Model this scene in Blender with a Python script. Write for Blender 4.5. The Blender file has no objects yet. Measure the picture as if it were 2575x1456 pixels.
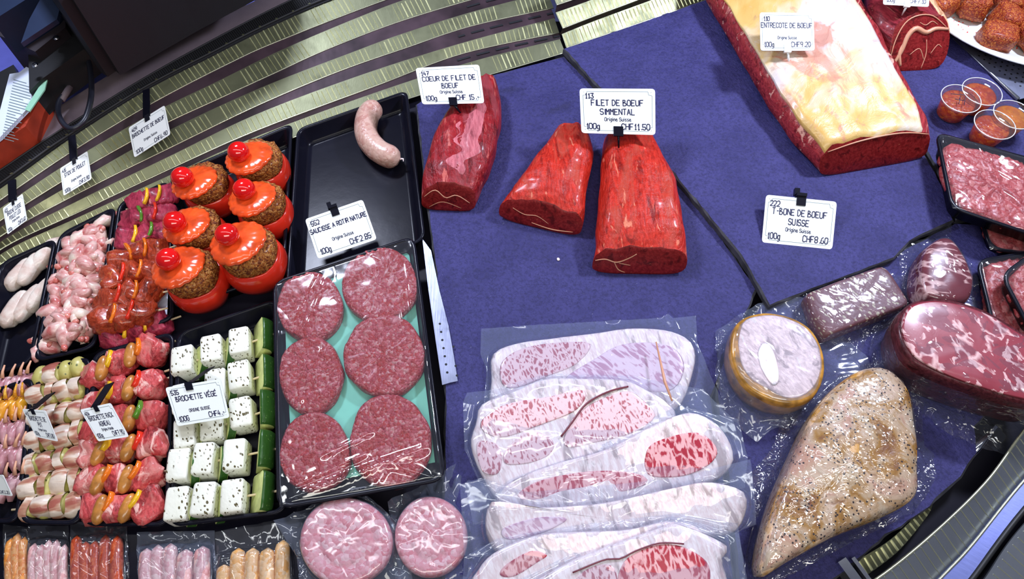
import bpy, bmesh, math, random
import numpy as np
from mathutils import Vector, noise as mnoise, Matrix
random.seed(7)
sc = bpy.context.scene
COL = sc.collection

# ------------------------------------------------------------------ camera, world, lights, exposure
H, TILT, FPX, PW, PH = 0.917, math.radians(30), 1800.0, 2575.0, 1456.0
cam = bpy.data.objects.new('camera', bpy.data.cameras.new('camera'))
COL.objects.link(cam)
cam.location = (0, 0, H)
cam.rotation_euler = (TILT, 0, 0)
cam.data.sensor_width = 36
cam.data.lens = FPX / PW * 36
cam.data.clip_start = 0.02
sc.camera = cam
world = bpy.data.worlds.new('shop'); sc.world = world; world.use_nodes = True
bgn = world.node_tree.nodes['Background']
bgn.inputs[0].default_value = (0.62, 0.68, 0.95, 1)
bgn.inputs[1].default_value = 0.12

def area(name, loc, target, sx, sy, power, color):
    l = bpy.data.lights.new(name, 'AREA'); l.shape = 'RECTANGLE'; l.size = sx; l.size_y = sy
    l.energy = power; l.color = color
    o = bpy.data.objects.new(name, l); COL.objects.link(o); o.location = loc
    d = Vector(target) - Vector(loc)
    o.rotation_euler = d.to_track_quat('-Z', 'Y').to_euler()
    return o
area('case_lamp_right', (1.0, 1.15, 1.0), (0.25, 0.5, 0), 0.20, 0.09, 21, (0.74, 0.80, 1.0))
area('case_lamp_left', (-0.6, 1.25, 1.05), (-0.1, 0.5, 0), 0.24, 0.09, 16, (0.74, 0.80, 1.0))
area('case_lamp_strip', (0.0, 0.50, 1.25), (0.0, 0.45, 0), 2.4, 0.05, 5, (0.95, 0.97, 1.0))
area('front_fill', (0.1, -0.55, 1.5), (0.0, 0.5, 0), 1.6, 0.35, 14, (1.0, 0.97, 0.88))  # added fill above and behind the camera, brightens the price cards
sc.view_settings.view_transform = 'Standard'
sc.view_settings.look = 'None'
sc.view_settings.gamma = 1
sc.view_settings.use_curve_mapping = False
sc.view_settings.exposure = 0.0
sc.cycles.transparent_max_bounces = 16
sc.cycles.max_bounces = 8
sc.cycles.caustics_reflective = False
sc.cycles.caustics_refractive = False
sc.cycles.sample_clamp_indirect = 4

# ------------------------------------------------------------------ helpers
_s, _c = math.sin(TILT), math.cos(TILT)
def P(px, py, z=0.0):
    u = (px - PW / 2) / FPX; v = (PH / 2 - py) / FPX
    d = (u, _s + v * _c, -_c + v * _s)
    k = (z - H) / d[2]
    return Vector((d[0] * k, d[1] * k, z))
def lerp(a, b, t): return a + (b - a) * t
def rnd(a, b): return random.uniform(a, b)
ORG = {}
def obj(name, me, parent=None, loc=None, rot=None, scale=None):
    """links a mesh (or None for an Empty) as an object; loc in world coordinates (parents are never turned)"""
    o = bpy.data.objects.new(name, me); COL.objects.link(o)
    po = ORG.get(parent.name, Vector()) if parent else Vector()
    w = Vector(loc) if loc is not None else po
    if parent: o.parent = parent
    o.location = w - po
    if rot is not None: o.rotation_euler = rot
    if scale is not None: o.scale = scale if hasattr(scale, '__len__') else (scale,) * 3
    ORG[o.name] = w
    return o
def thing(name, label, cat, loc=(0, 0, 0), group=None):
    o = obj(name, None, None, loc); o.empty_display_size = 0.02
    return tag(o, label, cat, group)
def tag(o, label, cat, group=None):
    o['label'] = label; o['category'] = cat
    if group: o['group'] = group
    return o
def mesh(name, V, F, m, smooth=True, fm=None):
    me = bpy.data.meshes.new(name)
    me.from_pydata([tuple(v) for v in V], [], F)
    for x in (m if isinstance(m, (list, tuple)) else [m]): me.materials.append(x)
    if fm: me.polygons.foreach_set('material_index', fm)
    if smooth: me.polygons.foreach_set('use_smooth', [True] * len(F))
    me.update()
    return me
def part(name, V, F, m, parent=None, smooth=True, fm=None, loc=None):
    """a mesh object from world coordinates; origin at its parent's origin, or at loc"""
    o0 = ORG.get(parent.name, Vector()) if parent else (Vector(loc) if loc is not None else Vector())
    me = mesh(name, [Vector(v) - o0 for v in V], F, m, smooth, fm)
    return obj(name, me, parent, o0)
def nz(p, s): return mnoise.noise(Vector(p) * s)
def fixn(me):
    bm = bmesh.new(); bm.from_mesh(me); bmesh.ops.recalc_face_normals(bm, faces=bm.faces); bm.to_mesh(me); bm.free()

def catmull(pts, n, closed=True):
    """n points evenly spread on a smooth curve through 2D/3D points"""
    pts = np.array([tuple(p) for p in pts], float); m = len(pts); out = []
    k = m if closed else m - 1; per = 8
    for i in range(k):
        if closed: p = [pts[(i + j) % m] for j in (-1, 0, 1, 2)]
        else: p = [pts[min(max(i + j, 0), m - 1)] for j in (-1, 0, 1, 2)]
        for q in range(per):
            t = q / per
            out.append(0.5 * ((2 * p[1]) + (-p[0] + p[2]) * t + (2 * p[0] - 5 * p[1] + 4 * p[2] - p[3]) * t * t + (-p[0] + 3 * p[1] - 3 * p[2] + p[3]) * t ** 3))
    if not closed: out.append(pts[-1])
    out = np.array(out)
    if closed: out = np.vstack([out, out[:1]])
    L = np.r_[0, np.cumsum(np.linalg.norm(np.diff(out, axis=0), axis=1))]
    s = np.linspace(0, L[-1], n + 1)[:-1] if closed else np.linspace(0, L[-1], n)
    return np.stack([np.interp(s, L, out[:, c]) for c in range(out.shape[1])], 1)
def dense(pts, n):
    """evenly spread on the closed polygon, corners kept sharp"""
    out = []; pts = [np.array(tuple(p), float) for p in pts]
    tot = sum(np.linalg.norm(pts[i] - pts[i - 1]) for i in range(len(pts)))
    for i in range(len(pts)):
        a, b = pts[i], pts[(i + 1) % len(pts)]
        k = max(1, int(round(n * np.linalg.norm(b - a) / tot)))
        out += [a + (b - a) * t / k for t in range(k)]
    return np.array(out)
def roundpoly(pts, r, seg=5):
    """rounds the corners of a polygon (2D/3D)"""
    out = []; n = len(pts); pts = [Vector(tuple(p)) for p in pts]
    for i in range(n):
        a, b, c = pts[i - 1], pts[i], pts[(i + 1) % n]
        r1 = min(r, (a - b).length * .45, (c - b).length * .45)
        s = b + (a - b).normalized() * r1; e = b + (c - b).normalized() * r1
        for k in range(seg + 1):
            t = k / seg
            out.append(s * (1 - t) ** 2 + b * 2 * t * (1 - t) + e * t * t)
    return out
def ringfaces(rows, n, closed=True):
    F = []
    for r in range(rows - 1):
        for i in range(n if closed else n - 1):
            j = (i + 1) % n
            F.append((r * n + i, r * n + j, (r + 1) * n + j, (r + 1) * n + i))
    return F
PROF = [(.93, 0), (.985, .12), (1.0, .38), (.985, .68), (.955, .87), (.90, .97), (.82, 1.0), (.68, 1.0), (.52, 1.0), (.36, 1.0), (.18, 1.0)]
def pillow(name, outline, h, m, parent=None, rough=0, nscale=60, dome=0, prof=PROF, n=72, zfn=None, z=0.0, smooth_out=True, pxz=None, jag=0, loc=None, wob=0):
    """a flat-lying body with rounded edges. outline in pixels seen at height z(+zfn)+pxz"""
    zf = zfn or (lambda x, y: z)
    pz = h * .5 if pxz is None else pxz
    pts = catmull(outline, n) if smooth_out else dense(outline, n)
    n = len(pts)
    O = []
    for (x, y) in pts:
        zz = zf(x, y); p = P(x, y, zz + pz); O.append(Vector((p.x, p.y, zz)))
    if jag:
        c0 = sum(O, Vector()) / n
        O = [o + (o - c0).normalized() * jag * nz(o, 90) for o in O]
    c = sum(O, Vector()) / n
    V = []
    for (s, k) in prof:
        for o in O:
            v = c.lerp(o, s)
            zz = k * h + dome * max(0, 1 - s * s) * (1 if k > .5 else 0)
            if rough: zz += rough * nz((v.x, v.y, s * .01), nscale) * k
            q = Vector((v.x, v.y, v.z + zz))
            if wob: q += (v - c).normalized() * wob * nz((v.x, v.y, zz * 2), 40) if (v - c).length > 1e-6 else Vector()
            V.append(q)
    V.append(c + Vector((0, 0, h * prof[-1][1] + dome + rough * nz(c, nscale))))
    rows = len(prof); F = ringfaces(rows, n)
    t = (rows - 1) * n; ci = len(V) - 1
    F += [(t + i, t + (i + 1) % n, ci) for i in range(n)]
    F.append(tuple(reversed(range(n))))
    o = part(name, V, F, m, parent, loc=loc); fixn(o.data)
    return o, O, c
def prism(name, pts, z0, z1, m, parent=None, smooth=False, bev=0.0, loc=None, jag=0.0):
    """a slab from world xy points"""
    n = len(pts); V = []
    rows = [(0, z0), (0, z1 - bev), (bev, z1)] if bev else [(0, z0), (0, z1)]
    c = sum((Vector((p[0], p[1], 0)) for p in pts), Vector()) / n
    for (ins, z) in rows:
        for i, p in enumerate(pts):
            q = Vector((p[0], p[1], 0))
            a = Vector((pts[i - 1][0], pts[i - 1][1], 0)); b = Vector((pts[(i + 1) % n][0], pts[(i + 1) % n][1], 0))
            t = (b - a); nr = Vector((-t.y, t.x, 0)).normalized()
            if nr.dot(c - q) < 0 and not jag: nr = -nr
            if jag:
                q = q + nr * jag * (nz((q.x, q.y, z * 3), 55) + .6 * nz((q.x, q.y, z * 20), 160))
                if nr.dot(c - q) < 0: nr = -nr
            q = q + nr * ins
            V.append((q.x, q.y, z))
    F = ringfaces(len(rows), n) + [tuple(reversed(range(n))), tuple(range((len(rows) - 1) * n, len(rows) * n))]
    o = part(name, V, F, m, parent, smooth, loc=loc); fixn(o.data)
    return o
def tube_vf(path, radii, seg=10, noisea=0, nscale=80, flat=1.0, closed_ends=True):
    path = [Vector(tuple(p)) for p in path]; n = len(path); V = []
    up = Vector((0, 0, 1))
    for i, p in enumerate(path):
        t = (path[min(i + 1, n - 1)] - path[max(i - 1, 0)]).normalized()
        a = t.cross(up)
        if a.length < .05: a = t.cross(Vector((1, 0, 0)))
        a.normalize(); b = a.cross(t).normalized()
        r = radii[i] if hasattr(radii, '__len__') else radii
        for k in range(seg):
            an = 2 * math.pi * k / seg
            q = p + (a * math.cos(an) + b * math.sin(an) * flat) * r
            if noisea: q += (q - p).normalized() * noisea * nz(q, nscale)
            V.append(q)
    F = ringfaces(n, seg)
    if closed_ends: F += [tuple(reversed(range(seg))), tuple(range((n - 1) * seg, n * seg))]
    return V, F
def tube(name, path, radii, m, parent=None, seg=10, loc=None, **k):
    V, F = tube_vf(path, radii, seg, **k)
    o = part(name, V, F, m, parent, loc=loc); fixn(o.data); return o
def sausage_r(n, r, tip=.35, pw=.5):
    out = []
    for i in range(n):
        t = i / (n - 1); e = min(t, 1 - t) * 2
        k = min(1, e / tip) if tip else 1
        out.append(max(r * .12, r * (1 - (1 - k) ** 2) ** pw))
    return out
def join(parts):
    V, F = [], []
    for v, f in parts:
        b = len(V); V += list(v); F += [tuple(i + b for i in ff) for ff in f]
    return V, F
def box_vf(cx, cy, cz, sx, sy, sz, ang=0):
    ca, sa = math.cos(ang), math.sin(ang); V = []
    for dz in (-1, 1):
        for dx, dy in ((-1, -1), (1, -1), (1, 1), (-1, 1)):
            x, y = dx * sx / 2, dy * sy / 2
            V.append((cx + x * ca - y * sa, cy + x * sa + y * ca, cz + dz * sz / 2))
    return V, [(3, 2, 1, 0), (4, 5, 6, 7), (0, 1, 5, 4), (1, 2, 6, 5), (2, 3, 7, 6), (3, 0, 4, 7)]
_ico = {}
def ico(sub):
    if sub not in _ico:
        bm = bmesh.new(); bmesh.ops.create_icosphere(bm, subdivisions=sub, radius=1)
        _ico[sub] = ([v.co.copy() for v in bm.verts], [tuple(v.index for v in f.verts) for f in bm.faces]); bm.free()
    return _ico[sub]
def blob(name, m, dims, e=1.0, rough=0.0, nscale=2.0, seed=0, sub=3, flatbot=None, fn=None):
    """superellipsoid with noise; dims = half sizes; returns mesh data"""
    V0, F = ico(sub); V = []
    off = Vector((seed * 3.1, seed * 1.7, seed * .9))
    for v in V0:
        p = Vector([math.copysign(abs(c) ** e, c) for c in v])
        if e < 1: p = p * (1 / max(1e-6, sum(abs(c) ** (2 / e) for c in p) ** (e / 2)))
        k = 1 + rough * mnoise.noise(v * nscale + off) + rough * .45 * mnoise.noise(v * nscale * 2.7 + off)
        p = Vector((p.x * dims[0], p.y * dims[1], p.z * dims[2])) * k
        if flatbot is not None: p.z = max(p.z, -flatbot * dims[2])
        if fn: p = fn(p, v)
        V.append(p)
    me = mesh(name, V, F, m); return me

# ------------------------------------------------------------------ materials
class G:
    def __init__(s, name):
        s.m = bpy.data.materials.new(name); s.m.use_nodes = True
        s.t = s.m.node_tree; s.b = s.t.nodes['Principled BSDF']
        s.geo = s.t.nodes.new('ShaderNodeNewGeometry'); s.out = s.t.nodes['Material Output']
    def l(s, a, b): s.t.links.new(a, b)
    def n(s, ty, **kw):
        x = s.t.nodes.new(ty)
        for k, v in kw.items(): setattr(x, k, v)
        return x
    def set(s, nd, i, v):
        if isinstance(v, bpy.types.NodeSocket): s.l(v, nd.inputs[i])
        else: nd.inputs[i].default_value = v
    def vec(s, ang=0, sc=(1, 1, 1), rand=True):
        src = s.geo.outputs['Position']      # metres, so that scaled copies keep the grain's real size
        if rand:
            oi = s.n('ShaderNodeObjectInfo'); a = s.n('ShaderNodeVectorMath', operation='MULTIPLY_ADD')
            s.l(oi.outputs['Random'], a.inputs[0]); a.inputs[1].default_value = (3, 5, 7); s.l(src, a.inputs[2]); src = a.outputs[0]
        mp = s.n('ShaderNodeMapping', vector_type='TEXTURE'); s.l(src, mp.inputs[0])
        mp.inputs['Rotation'].default_value = (0, 0, ang); mp.inputs['Scale'].default_value = sc
        return mp.outputs[0]
    def noise(s, scale, detail=4, rough=.55, dist=0, vec=None):
        x = s.n('ShaderNodeTexNoise'); s.l(vec or s.vec(), x.inputs['Vector'])
        x.inputs['Scale'].default_value = scale; x.inputs['Detail'].default_value = detail
        x.inputs['Roughness'].default_value = rough; x.inputs['Distortion'].default_value = dist
        return x.outputs['Fac']
    def voro(s, scale, feature='F1', out='Distance', vec=None, rnd=1):
        x = s.n('ShaderNodeTexVoronoi', feature=feature); s.l(vec or s.vec(), x.inputs['Vector'])
        x.inputs['Scale'].default_value = scale; x.inputs['Randomness'].default_value = rnd
        return x.outputs[out]
    def warp(s, vec, scale, amt):
        x = s.n('ShaderNodeTexNoise'); s.l(vec, x.inputs['Vector']); x.inputs['Scale'].default_value = scale; x.inputs['Detail'].default_value = 3
        a = s.n('ShaderNodeVectorMath', operation='MULTIPLY_ADD'); s.l(x.outputs['Color'], a.inputs[0]); a.inputs[1].default_value = (amt,) * 3; s.l(vec, a.inputs[2])
        return a.outputs[0]
    def ramp(s, fac, stops, interp='LINEAR'):
        r = s.n('ShaderNodeValToRGB'); e = r.color_ramp; e.interpolation = interp
        while len(e.elements) < len(stops): e.elements.new(.5)
        for el, (p, c) in zip(e.elements, stops):
            el.position = p; el.color = (c if len(c) == 4 else (*c, 1)) if hasattr(c, '__len__') else (c, c, c, 1)
        s.l(fac, r.inputs[0]); return r.outputs[0]
    def mix(s, fac, a, b, blend='MIX'):
        x = s.n('ShaderNodeMix', data_type='RGBA', blend_type=blend)
        s.set(x, 0, fac)
        for i, v in ((6, a), (7, b)):
            if isinstance(v, bpy.types.NodeSocket): s.l(v, x.inputs[i])
            else: x.inputs[i].default_value = (*v, 1) if len(v) == 3 else v
        return x.outputs[2]
    def math(s, op, a, b=0.0, c=None):
        x = s.n('ShaderNodeMath', operation=op); s.set(x, 0, a); s.set(x, 1, b)
        if c is not None: s.set(x, 2, c)
        return x.outputs[0]
    def bump(s, h, strength=.5, dist=.001, prev=None):
        x = s.n('ShaderNodeBump'); s.l(h, x.inputs['Height']); x.inputs['Strength'].default_value = strength; x.inputs['Distance'].default_value = dist
        if prev: s.l(prev, x.inputs['Normal'])
        return x.outputs[0]
    def done(s, col=None, rough=None, nrm=None, **kw):
        b = s.b
        if col is not None: s.set(b, 'Base Color', (*col, 1) if not isinstance(col, bpy.types.NodeSocket) and len(col) == 3 else col)
        if rough is not None: s.set(b, 'Roughness', rough)
        if nrm is not None: s.l(nrm, b.inputs['Normal'])
        for k, v in kw.items(): s.set(b, k.replace('_', ' '), v)
        return s.m
def plain(name, col, rough=.5, metal=0, bumpy=0, bs=200, spec=.5, coat=0, vary=.06, mot=40):
    g = G(name); f = g.noise(mot, 3)
    lo = tuple(c * (1 - vary) for c in col); hi = tuple(min(1, c * (1 + vary)) for c in col)
    c = g.ramp(f, [(.35, lo), (.65, hi)])
    nr = g.bump(g.noise(bs, 3), bumpy, .0006) if bumpy else None
    return g.done(c, rough, nr, Metallic=metal, Specular_IOR_Level=spec, Coat_Weight=coat, Coat_Roughness=.12)

def meat(name, c1, c2, fat, ang=0, fatamt=.5, fs=110, stretch=6, rough=.38, bump=.5, coat=.12, blot=None):
    """muscle: fibres along ang, flecks of fat"""
    g = G(name); v = g.vec(ang, (1, stretch, 1)); v2 = g.warp(v, 22, .02)
    fib = g.noise(260, 4, .6, .3, v2)
    low = g.noise(22, 3)
    col = g.mix(low, c1, c2)
    col = g.mix(g.ramp(fib, [(.40, 0), (.62, .9)]), col, tuple(min(1, c * 1.3 + .006) for c in c2))
    col = g.mix(g.ramp(g.noise(75, 4, .6, .5, v2), [(.36, .75), (.46, 0)]), col, tuple(c * .45 for c in c1))
    if blot:
        col = g.mix(g.ramp(g.noise(38, 4, .6, 1.0, v), [(.50, 0), (.62, .7)]), col, blot)
    fl = g.noise(fs, 5, .62, .6, v2)
    th = .70 - .16 * fatamt
    col = g.mix(g.ramp(fl, [(th, 0), (th + .06, 1)]), col, fat)
    nr = g.bump(fib, bump, .0012)
    nr = g.bump(g.noise(60, 4), bump * .7, .003, nr)
    return g.done(col, rough, nr, Coat_Weight=coat, Coat_Roughness=.15, Specular_IOR_Level=.2, Subsurface_Weight=.05, Subsurface_Radius=(.01, .004, .002), Subsurface_Scale=.2)
def ground(name, cs, cell=230, rough=.4, bump=1.0, pale=None, patch=None):
    """minced meat: small lumps of mixed colour"""
    g = G(name); v = g.vec(); v = g.warp(v, 90, .006)
    x = g.n('ShaderNodeTexVoronoi', feature='F1'); g.l(v, x.inputs['Vector']); x.inputs['Scale'].default_value = cell
    sep = g.n('ShaderNodeSeparateColor'); g.l(x.outputs['Color'], sep.inputs[0])
    col = g.ramp(sep.outputs[0], [(i / (len(cs)), c) for i, c in enumerate(cs)], 'CONSTANT')
    col = g.mix(.35, col, g.ramp(g.noise(420, 3), [(.35, cs[0]), (.65, cs[-2])]))
    if pale: col = g.mix(g.ramp(g.noise(28, 3, .5, .5), [(.42, 0), (.62, .65)]), col, pale)
    if patch: col = g.mix(g.ramp(g.noise(50, 3, .6, .6), [(.50, 0), (.60, .6)]), col, g.mix(g.noise(500, 2), patch, tuple(c * .6 for c in patch)))
    d = x.outputs['Distance']
    nr = g.bump(d, bump, .0016); g.t.nodes[-1].invert = True
    nr = g.bump(g.noise(120, 4), bump * .5, .002, nr)
    return g.done(col, rough, nr, Specular_IOR_Level=.3, Coat_Weight=.12, Coat_Roughness=.2)
def marbled(name, c1, c2, fat, scale=230, amt=.5, ang=0, stretch=2.2, rough=.35, coat=.2, bias=0.0):
    """finely marbled lean"""
    g = G(name); v = g.vec(ang, (1, stretch, 1)); v = g.warp(v, 60, .014)
    if bias: v = g.warp(v, 25, .03)
    e = g.voro(scale, 'DISTANCE_TO_EDGE', vec=v)
    n = g.noise(scale * .75, 4, .6, .8, v)
    a = g.math('ADD', e, g.math('MULTIPLY', g.math('SUBTRACT', n, .5), -1.1))
    if bias: a = g.math('ADD', e, g.ramp(g.noise(45, 3, .6, .4, v), [(.40, 1), (.50, 0)]))
    f = g.ramp(a, [(.0 + .20 * amt, 1), (.14 + .22 * amt, 0)])
    col = g.mix(f, g.mix(g.noise(40, 3), c1, c2), fat)
    return g.done(col, rough, g.bump(n, .25, .0008), Coat_Weight=coat, Coat_Roughness=.15)
def film(name, haze=.06, rough=.09, tint=(.8, .85, 1), wr=.5, gl=.16, ws=45, glmax=.55):
    """clear plastic: mostly transparent, a gloss that grows at grazing angles, wrinkles as relief"""
    g = G(name); g.t.nodes.remove(g.b)
    v = g.vec(0.5, (1, 2.2, 1)); v = g.warp(v, 12, .05)
    h1 = g.math('ABSOLUTE', g.math('SUBTRACT', g.noise(ws, 1, .4, .5, v), .5))
    h = g.math('MINIMUM', h1, .05)
    nr = g.bump(h, wr, .012)
    nr = g.bump(g.noise(ws * .5, 3), wr * .7, .006, nr)
    tr = g.n('ShaderNodeBsdfTransparent'); tr.inputs[0].default_value = (.97, .98, 1, 1)
    gg = g.n('ShaderNodeBsdfAnisotropic' if hasattr(bpy.types, 'ShaderNodeBsdfAnisotropic') else 'ShaderNodeBsdfGlossy'); gg.inputs['Roughness'].default_value = rough; g.l(nr, gg.inputs['Normal'])
    lw = g.n('ShaderNodeLayerWeight'); lw.inputs[0].default_value = .35; g.l(nr, lw.inputs['Normal'])
    fr = g.math('MULTIPLY_ADD', lw.outputs['Facing'], glmax - gl, gl)
    df = g.n('ShaderNodeBsdfDiffuse'); df.inputs[0].default_value = (*tint, 1); g.l(nr, df.inputs['Normal'])
    m1 = g.n('ShaderNodeMixShader'); m1.inputs[0].default_value = haze; g.l(tr.outputs[0], m1.inputs[1]); g.l(df.outputs[0], m1.inputs[2])
    m2 = g.n('ShaderNodeMixShader'); g.l(fr, m2.inputs[0]); g.l(m1.outputs[0], m2.inputs[1]); g.l(gg.outputs[0], m2.inputs[2])
    g.l(m2.outputs[0], g.out.inputs[0])
    return g.m
# ------------------------------------------------------------------ material set
M = {}
def slate_mat():
    g = G('slate'); v = g.vec(rand=True)
    n1 = g.noise(14, 5, .6); n2 = g.noise(300, 4, .6, 0, g.vec(.5, (1, 3, 1)))
    col = g.ramp(n1, [(.3, (.034, .032, .140)), (.7, (.058, .054, .205))])
    col = g.mix(g.ramp(g.noise(420, 2, .5), [(.74, 0), (.78, .55)]), col, (.35, .36, .45))
    col = g.mix(g.ramp(g.noise(9, 4, .6, .8), [(.62, 0), (.70, .45)]), col, (.018, .017, .05))
    col = g.mix(g.ramp(g.noise(240, 5, .7, .4), [(.38, .55), (.56, 0)]), col, (.012, .012, .055))
    nr = g.bump(n2, .8, .0016); nr = g.bump(g.noise(60, 7, .7), 1.0, .004, nr)
    return g.done(col, g.ramp(n1, [(.3, .42), (.7, .58)]), nr, Specular_IOR_Level=.28)
M['slate'] = slate_mat()
M['slate_edge'] = plain('slate_edge', (.035, .035, .045), .75, bumpy=1, bs=90, vary=.5)
M['black'] = plain('black_plastic', (.006, .006, .012), .24, spec=.16, bumpy=.15, bs=60)
M['blackmat'] = plain('black_matt', (.012, .012, .014), .5)
M['deck'] = plain('dark_deck', (.010, .009, .018), .5, spec=.2)
def steel(name, c, rough=.34, ang=0):
    g = G(name); v = g.vec(ang, (1, 30, 1)); n = g.noise(500, 3, .6, 0, v); d = g.noise(25, 4, .6, .5)
    col = g.mix(g.ramp(d, [(.4, 0), (.62, .35)]), c, tuple(x * .62 for x in c))
    return g.done(col, g.ramp(d, [(.3, rough * .8), (.7, rough * 1.3)]), g.bump(n, .12, .0006), Metallic=.85)
M['louvre'] = steel('louvre_steel', (.24, .25, .15), .42)  # yellowish reflection of warm light is mixed into the steel colour
M['rib'] = steel('rib_glint_steel', (.85, .85, .48), .5)  # bright yellow of the LED reflections on the louvres, put into the colour
M['edge'] = steel('edge_steel', (.75, .76, .55), .3)
M['tread'] = plain('tread', (.045, .026, .034), .5, .3, vary=.5, mot=14, spec=.3)
M['rimsteel'] = steel('rim_steel', (.42, .45, .50), .28, .8)
M['rimviolet'] = steel('rim_smooth', (.13, .15, .34), .35, .8)
M['ledge'] = plain('ledge', (.17, .13, .15), .5, bumpy=.3, bs=500)
M['lav'] = plain('lavender_panel', (.09, .10, .40), .5)
M['card'] = plain('card', (.83, .87, .87), .45, vary=.01)
M['ink'] = plain('ink', (.012, .012, .06), .5)
M['line'] = plain('grey_line', (.14, .2, .2), .6)
M['stick'] = plain('wood_stick', (.72, .58, .36), .6, bumpy=.4, bs=300)
M['clear'] = film('clear_plastic', .008, .04, wr=.0, gl=.03, glmax=.25)
M['film'] = film('stretch_film', .02, .06, wr=.5, gl=.10, ws=20, glmax=.4)
M['bag'] = film('vacuum_bag', .09, .09, (.62, .72, 1), wr=.55, gl=.06, ws=22, glmax=.4)
M['bagtight'] = film('vacuum_bag_tight', .02, .08, (.8, .84, 1), wr=.8, gl=.05, ws=42, glmax=.4)
M['bagsmooth'] = film('vacuum_bag_smooth', .03, .08, (.8, .84, 1), wr=.4, gl=.06, ws=20, glmax=.35)
M['filet'] = meat('filet_meat', (.30, .008, .005), (.48, .022, .010), (.74, .22, .13), 0, .42, 90, 4, bump=1.2, blot=(.44, .06, .035))
M['filetdark'] = meat('filet_meat_dark', (.14, .004, .008), (.27, .010, .014), (.55, .12, .10), .12, .60, 90, 5, bump=1.2, blot=(.28, .05, .06))
M['cut'] = meat('cut_face_meat', (.13, .004, .006), (.20, .010, .010), (.42, .10, .06), 0, .25, 220, 1, rough=.4, bump=.3, coat=.1)
M['entre_body'] = meat('loin_meat', (.16, .008, .014), (.33, .03, .035), (.75, .38, .30), -.5, .7, 60, 7, bump=.9)
def fatcap():
    g = G('fat_cap'); v = g.warp(g.vec(-.55, (1, 2.2, 1)), 12, .06)
    a = g.noise(9, 4, .55, .5, v); b = g.noise(13, 5, .6, 1.0, g.vec(.3, (1, 1.5, 1))); c = g.noise(36, 5, .65, 1.2, v)
    col = g.ramp(a, [(.36, (.66, .58, .58)), (.46, (.70, .58, .44)), (.54, (.68, .46, .16)), (.66, (.62, .34, .07))])
    col = g.mix(g.ramp(b, [(.55, 0), (.62, .8)]), col, (.62, .24, .16))
    col = g.mix(g.ramp(b, [(.30, .8), (.40, 0)]), col, (.72, .70, .80))
    col = g.mix(g.ramp(c, [(.58, 0), (.68, .5)]), col, (.42, .18, .14))
    nr = g.bump(c, .5, .003); nr = g.bump(g.noise(150, 3), .3, .001, nr)
    return g.done(col, .38, nr, Coat_Weight=.25, Coat_Roughness=.15)
M['fatcap'] = fatcap()
M['fatwhite'] = meat('white_fat', (.80, .60, .60), (.84, .70, .70), (.70, .40, .42), .3, .25, 30, 4, bump=.3, coat=.15)
M['fatorange'] = meat('orange_fat', (.62, .30, .14), (.72, .42, .24), (.55, .16, .10), 0, .3, 40, 5, bump=.3)
M['seam'] = plain('fat_seam', (.62, .30, .18), .4)
M['seampale'] = plain('pale_seam', (.62, .50, .44), .4)
M['seamdark'] = plain('seam_dark', (.17, .03, .05), .4)
M['ribmeat'] = meat('rib_meat', (.13, .008, .016), (.24, .02, .03), (.50, .20, .14), .5, .55, 60, 6, bump=.7)
M['lean'] = marbled('lean_pink', (.36, .08, .11), (.50, .15, .19), (.80, .56, .60), 210, .70, .3)
M['leanred'] = marbled('lean_red', (.34, .008, .03), (.50, .03, .06), (.80, .42, .44), 140, .42, .15, 2.6)
M['leanpale'] = marbled('lean_pale', (.46, .22, .34), (.60, .34, .46), (.80, .62, .72), 130, .5, .8, 3)
M['darkmarb'] = marbled('dark_marbled', (.10, .006, .012), (.20, .012, .022), (.62, .36, .34), 75, .20, 1.4, 2.6, coat=.2, bias=.13)
M['bigbeef'] = marbled('beef_marbled', (.20, .02, .035), (.33, .045, .065), (.66, .40, .40), 60, .16, .4, 1.6, coat=.2, bias=.13)
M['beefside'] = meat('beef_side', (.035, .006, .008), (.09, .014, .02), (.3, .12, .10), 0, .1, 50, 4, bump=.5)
M['ground'] = ground('ground_beef', [(.36, .045, .055), (.46, .08, .09), (.54, .14, .15), (.32, .02, .02), (.66, .34, .32), (.44, .03, .02), (.42, .07, .09), (.56, .19, .19)], 300, patch=(.42, .022, .012))
M['groundpale'] = ground('ground_pale', [(.62, .20, .22), (.70, .32, .33), (.56, .12, .13), (.80, .54, .54), (.64, .26, .28), (.74, .40, .42)], 200, bump=.7)
M['mince'] = ground('minced_red', [(.34, .02, .025), (.46, .06, .06), (.28, .012, .015), (.60, .20, .18), (.40, .035, .035)], 150, bump=1.0)
M['stuffing'] = ground('stuffing', [(.24, .06, .008), (.40, .12, .015), (.50, .20, .035), (.12, .022, .005), (.62, .30, .08)], 380, .7, 1.0)
M['tomato'] = plain('tomato_skin', (.66, .028, .012), .14, coat=.6, vary=.2, mot=20)
M['tomatolid'] = plain('tomato_lid', (.80, .085, .015), .18, coat=.6, vary=.3, mot=45, bumpy=.3, bs=70)
M['cherry'] = plain('cherry_tomato', (.70, .006, .006), .08, coat=.8, vary=.1)
def speck(name, base, dots, sc=170, th=.17, base2=None, rough=.5, bumpy=.5):
    g = G(name); v = g.warp(g.vec(.6, (1, 1.7, 1)), 60, .008)
    d = g.voro(sc, vec=v)
    col = g.mix(g.noise(30, 3), base, base2 or base)
    f = g.math('MULTIPLY', g.ramp(d, [(th, 1), (th + .05, 0)]), g.ramp(g.noise(60, 2), [(.42, 0), (.5, 1)]))
    col = g.mix(f, col, dots)
    nr = g.bump(d, .25, .0008); nr = g.bump(g.noise(80, 4), bumpy, .0015, nr)
    return g.done(col, rough, nr)
M['cheese'] = speck('herb_cheese', (.84, .84, .76), (.09, .07, .02), 240, .27, (.76, .76, .62))
M['zflesh'] = plain('courgette_flesh', (.55, .60, .22), .4, vary=.2, mot=60)
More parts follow.
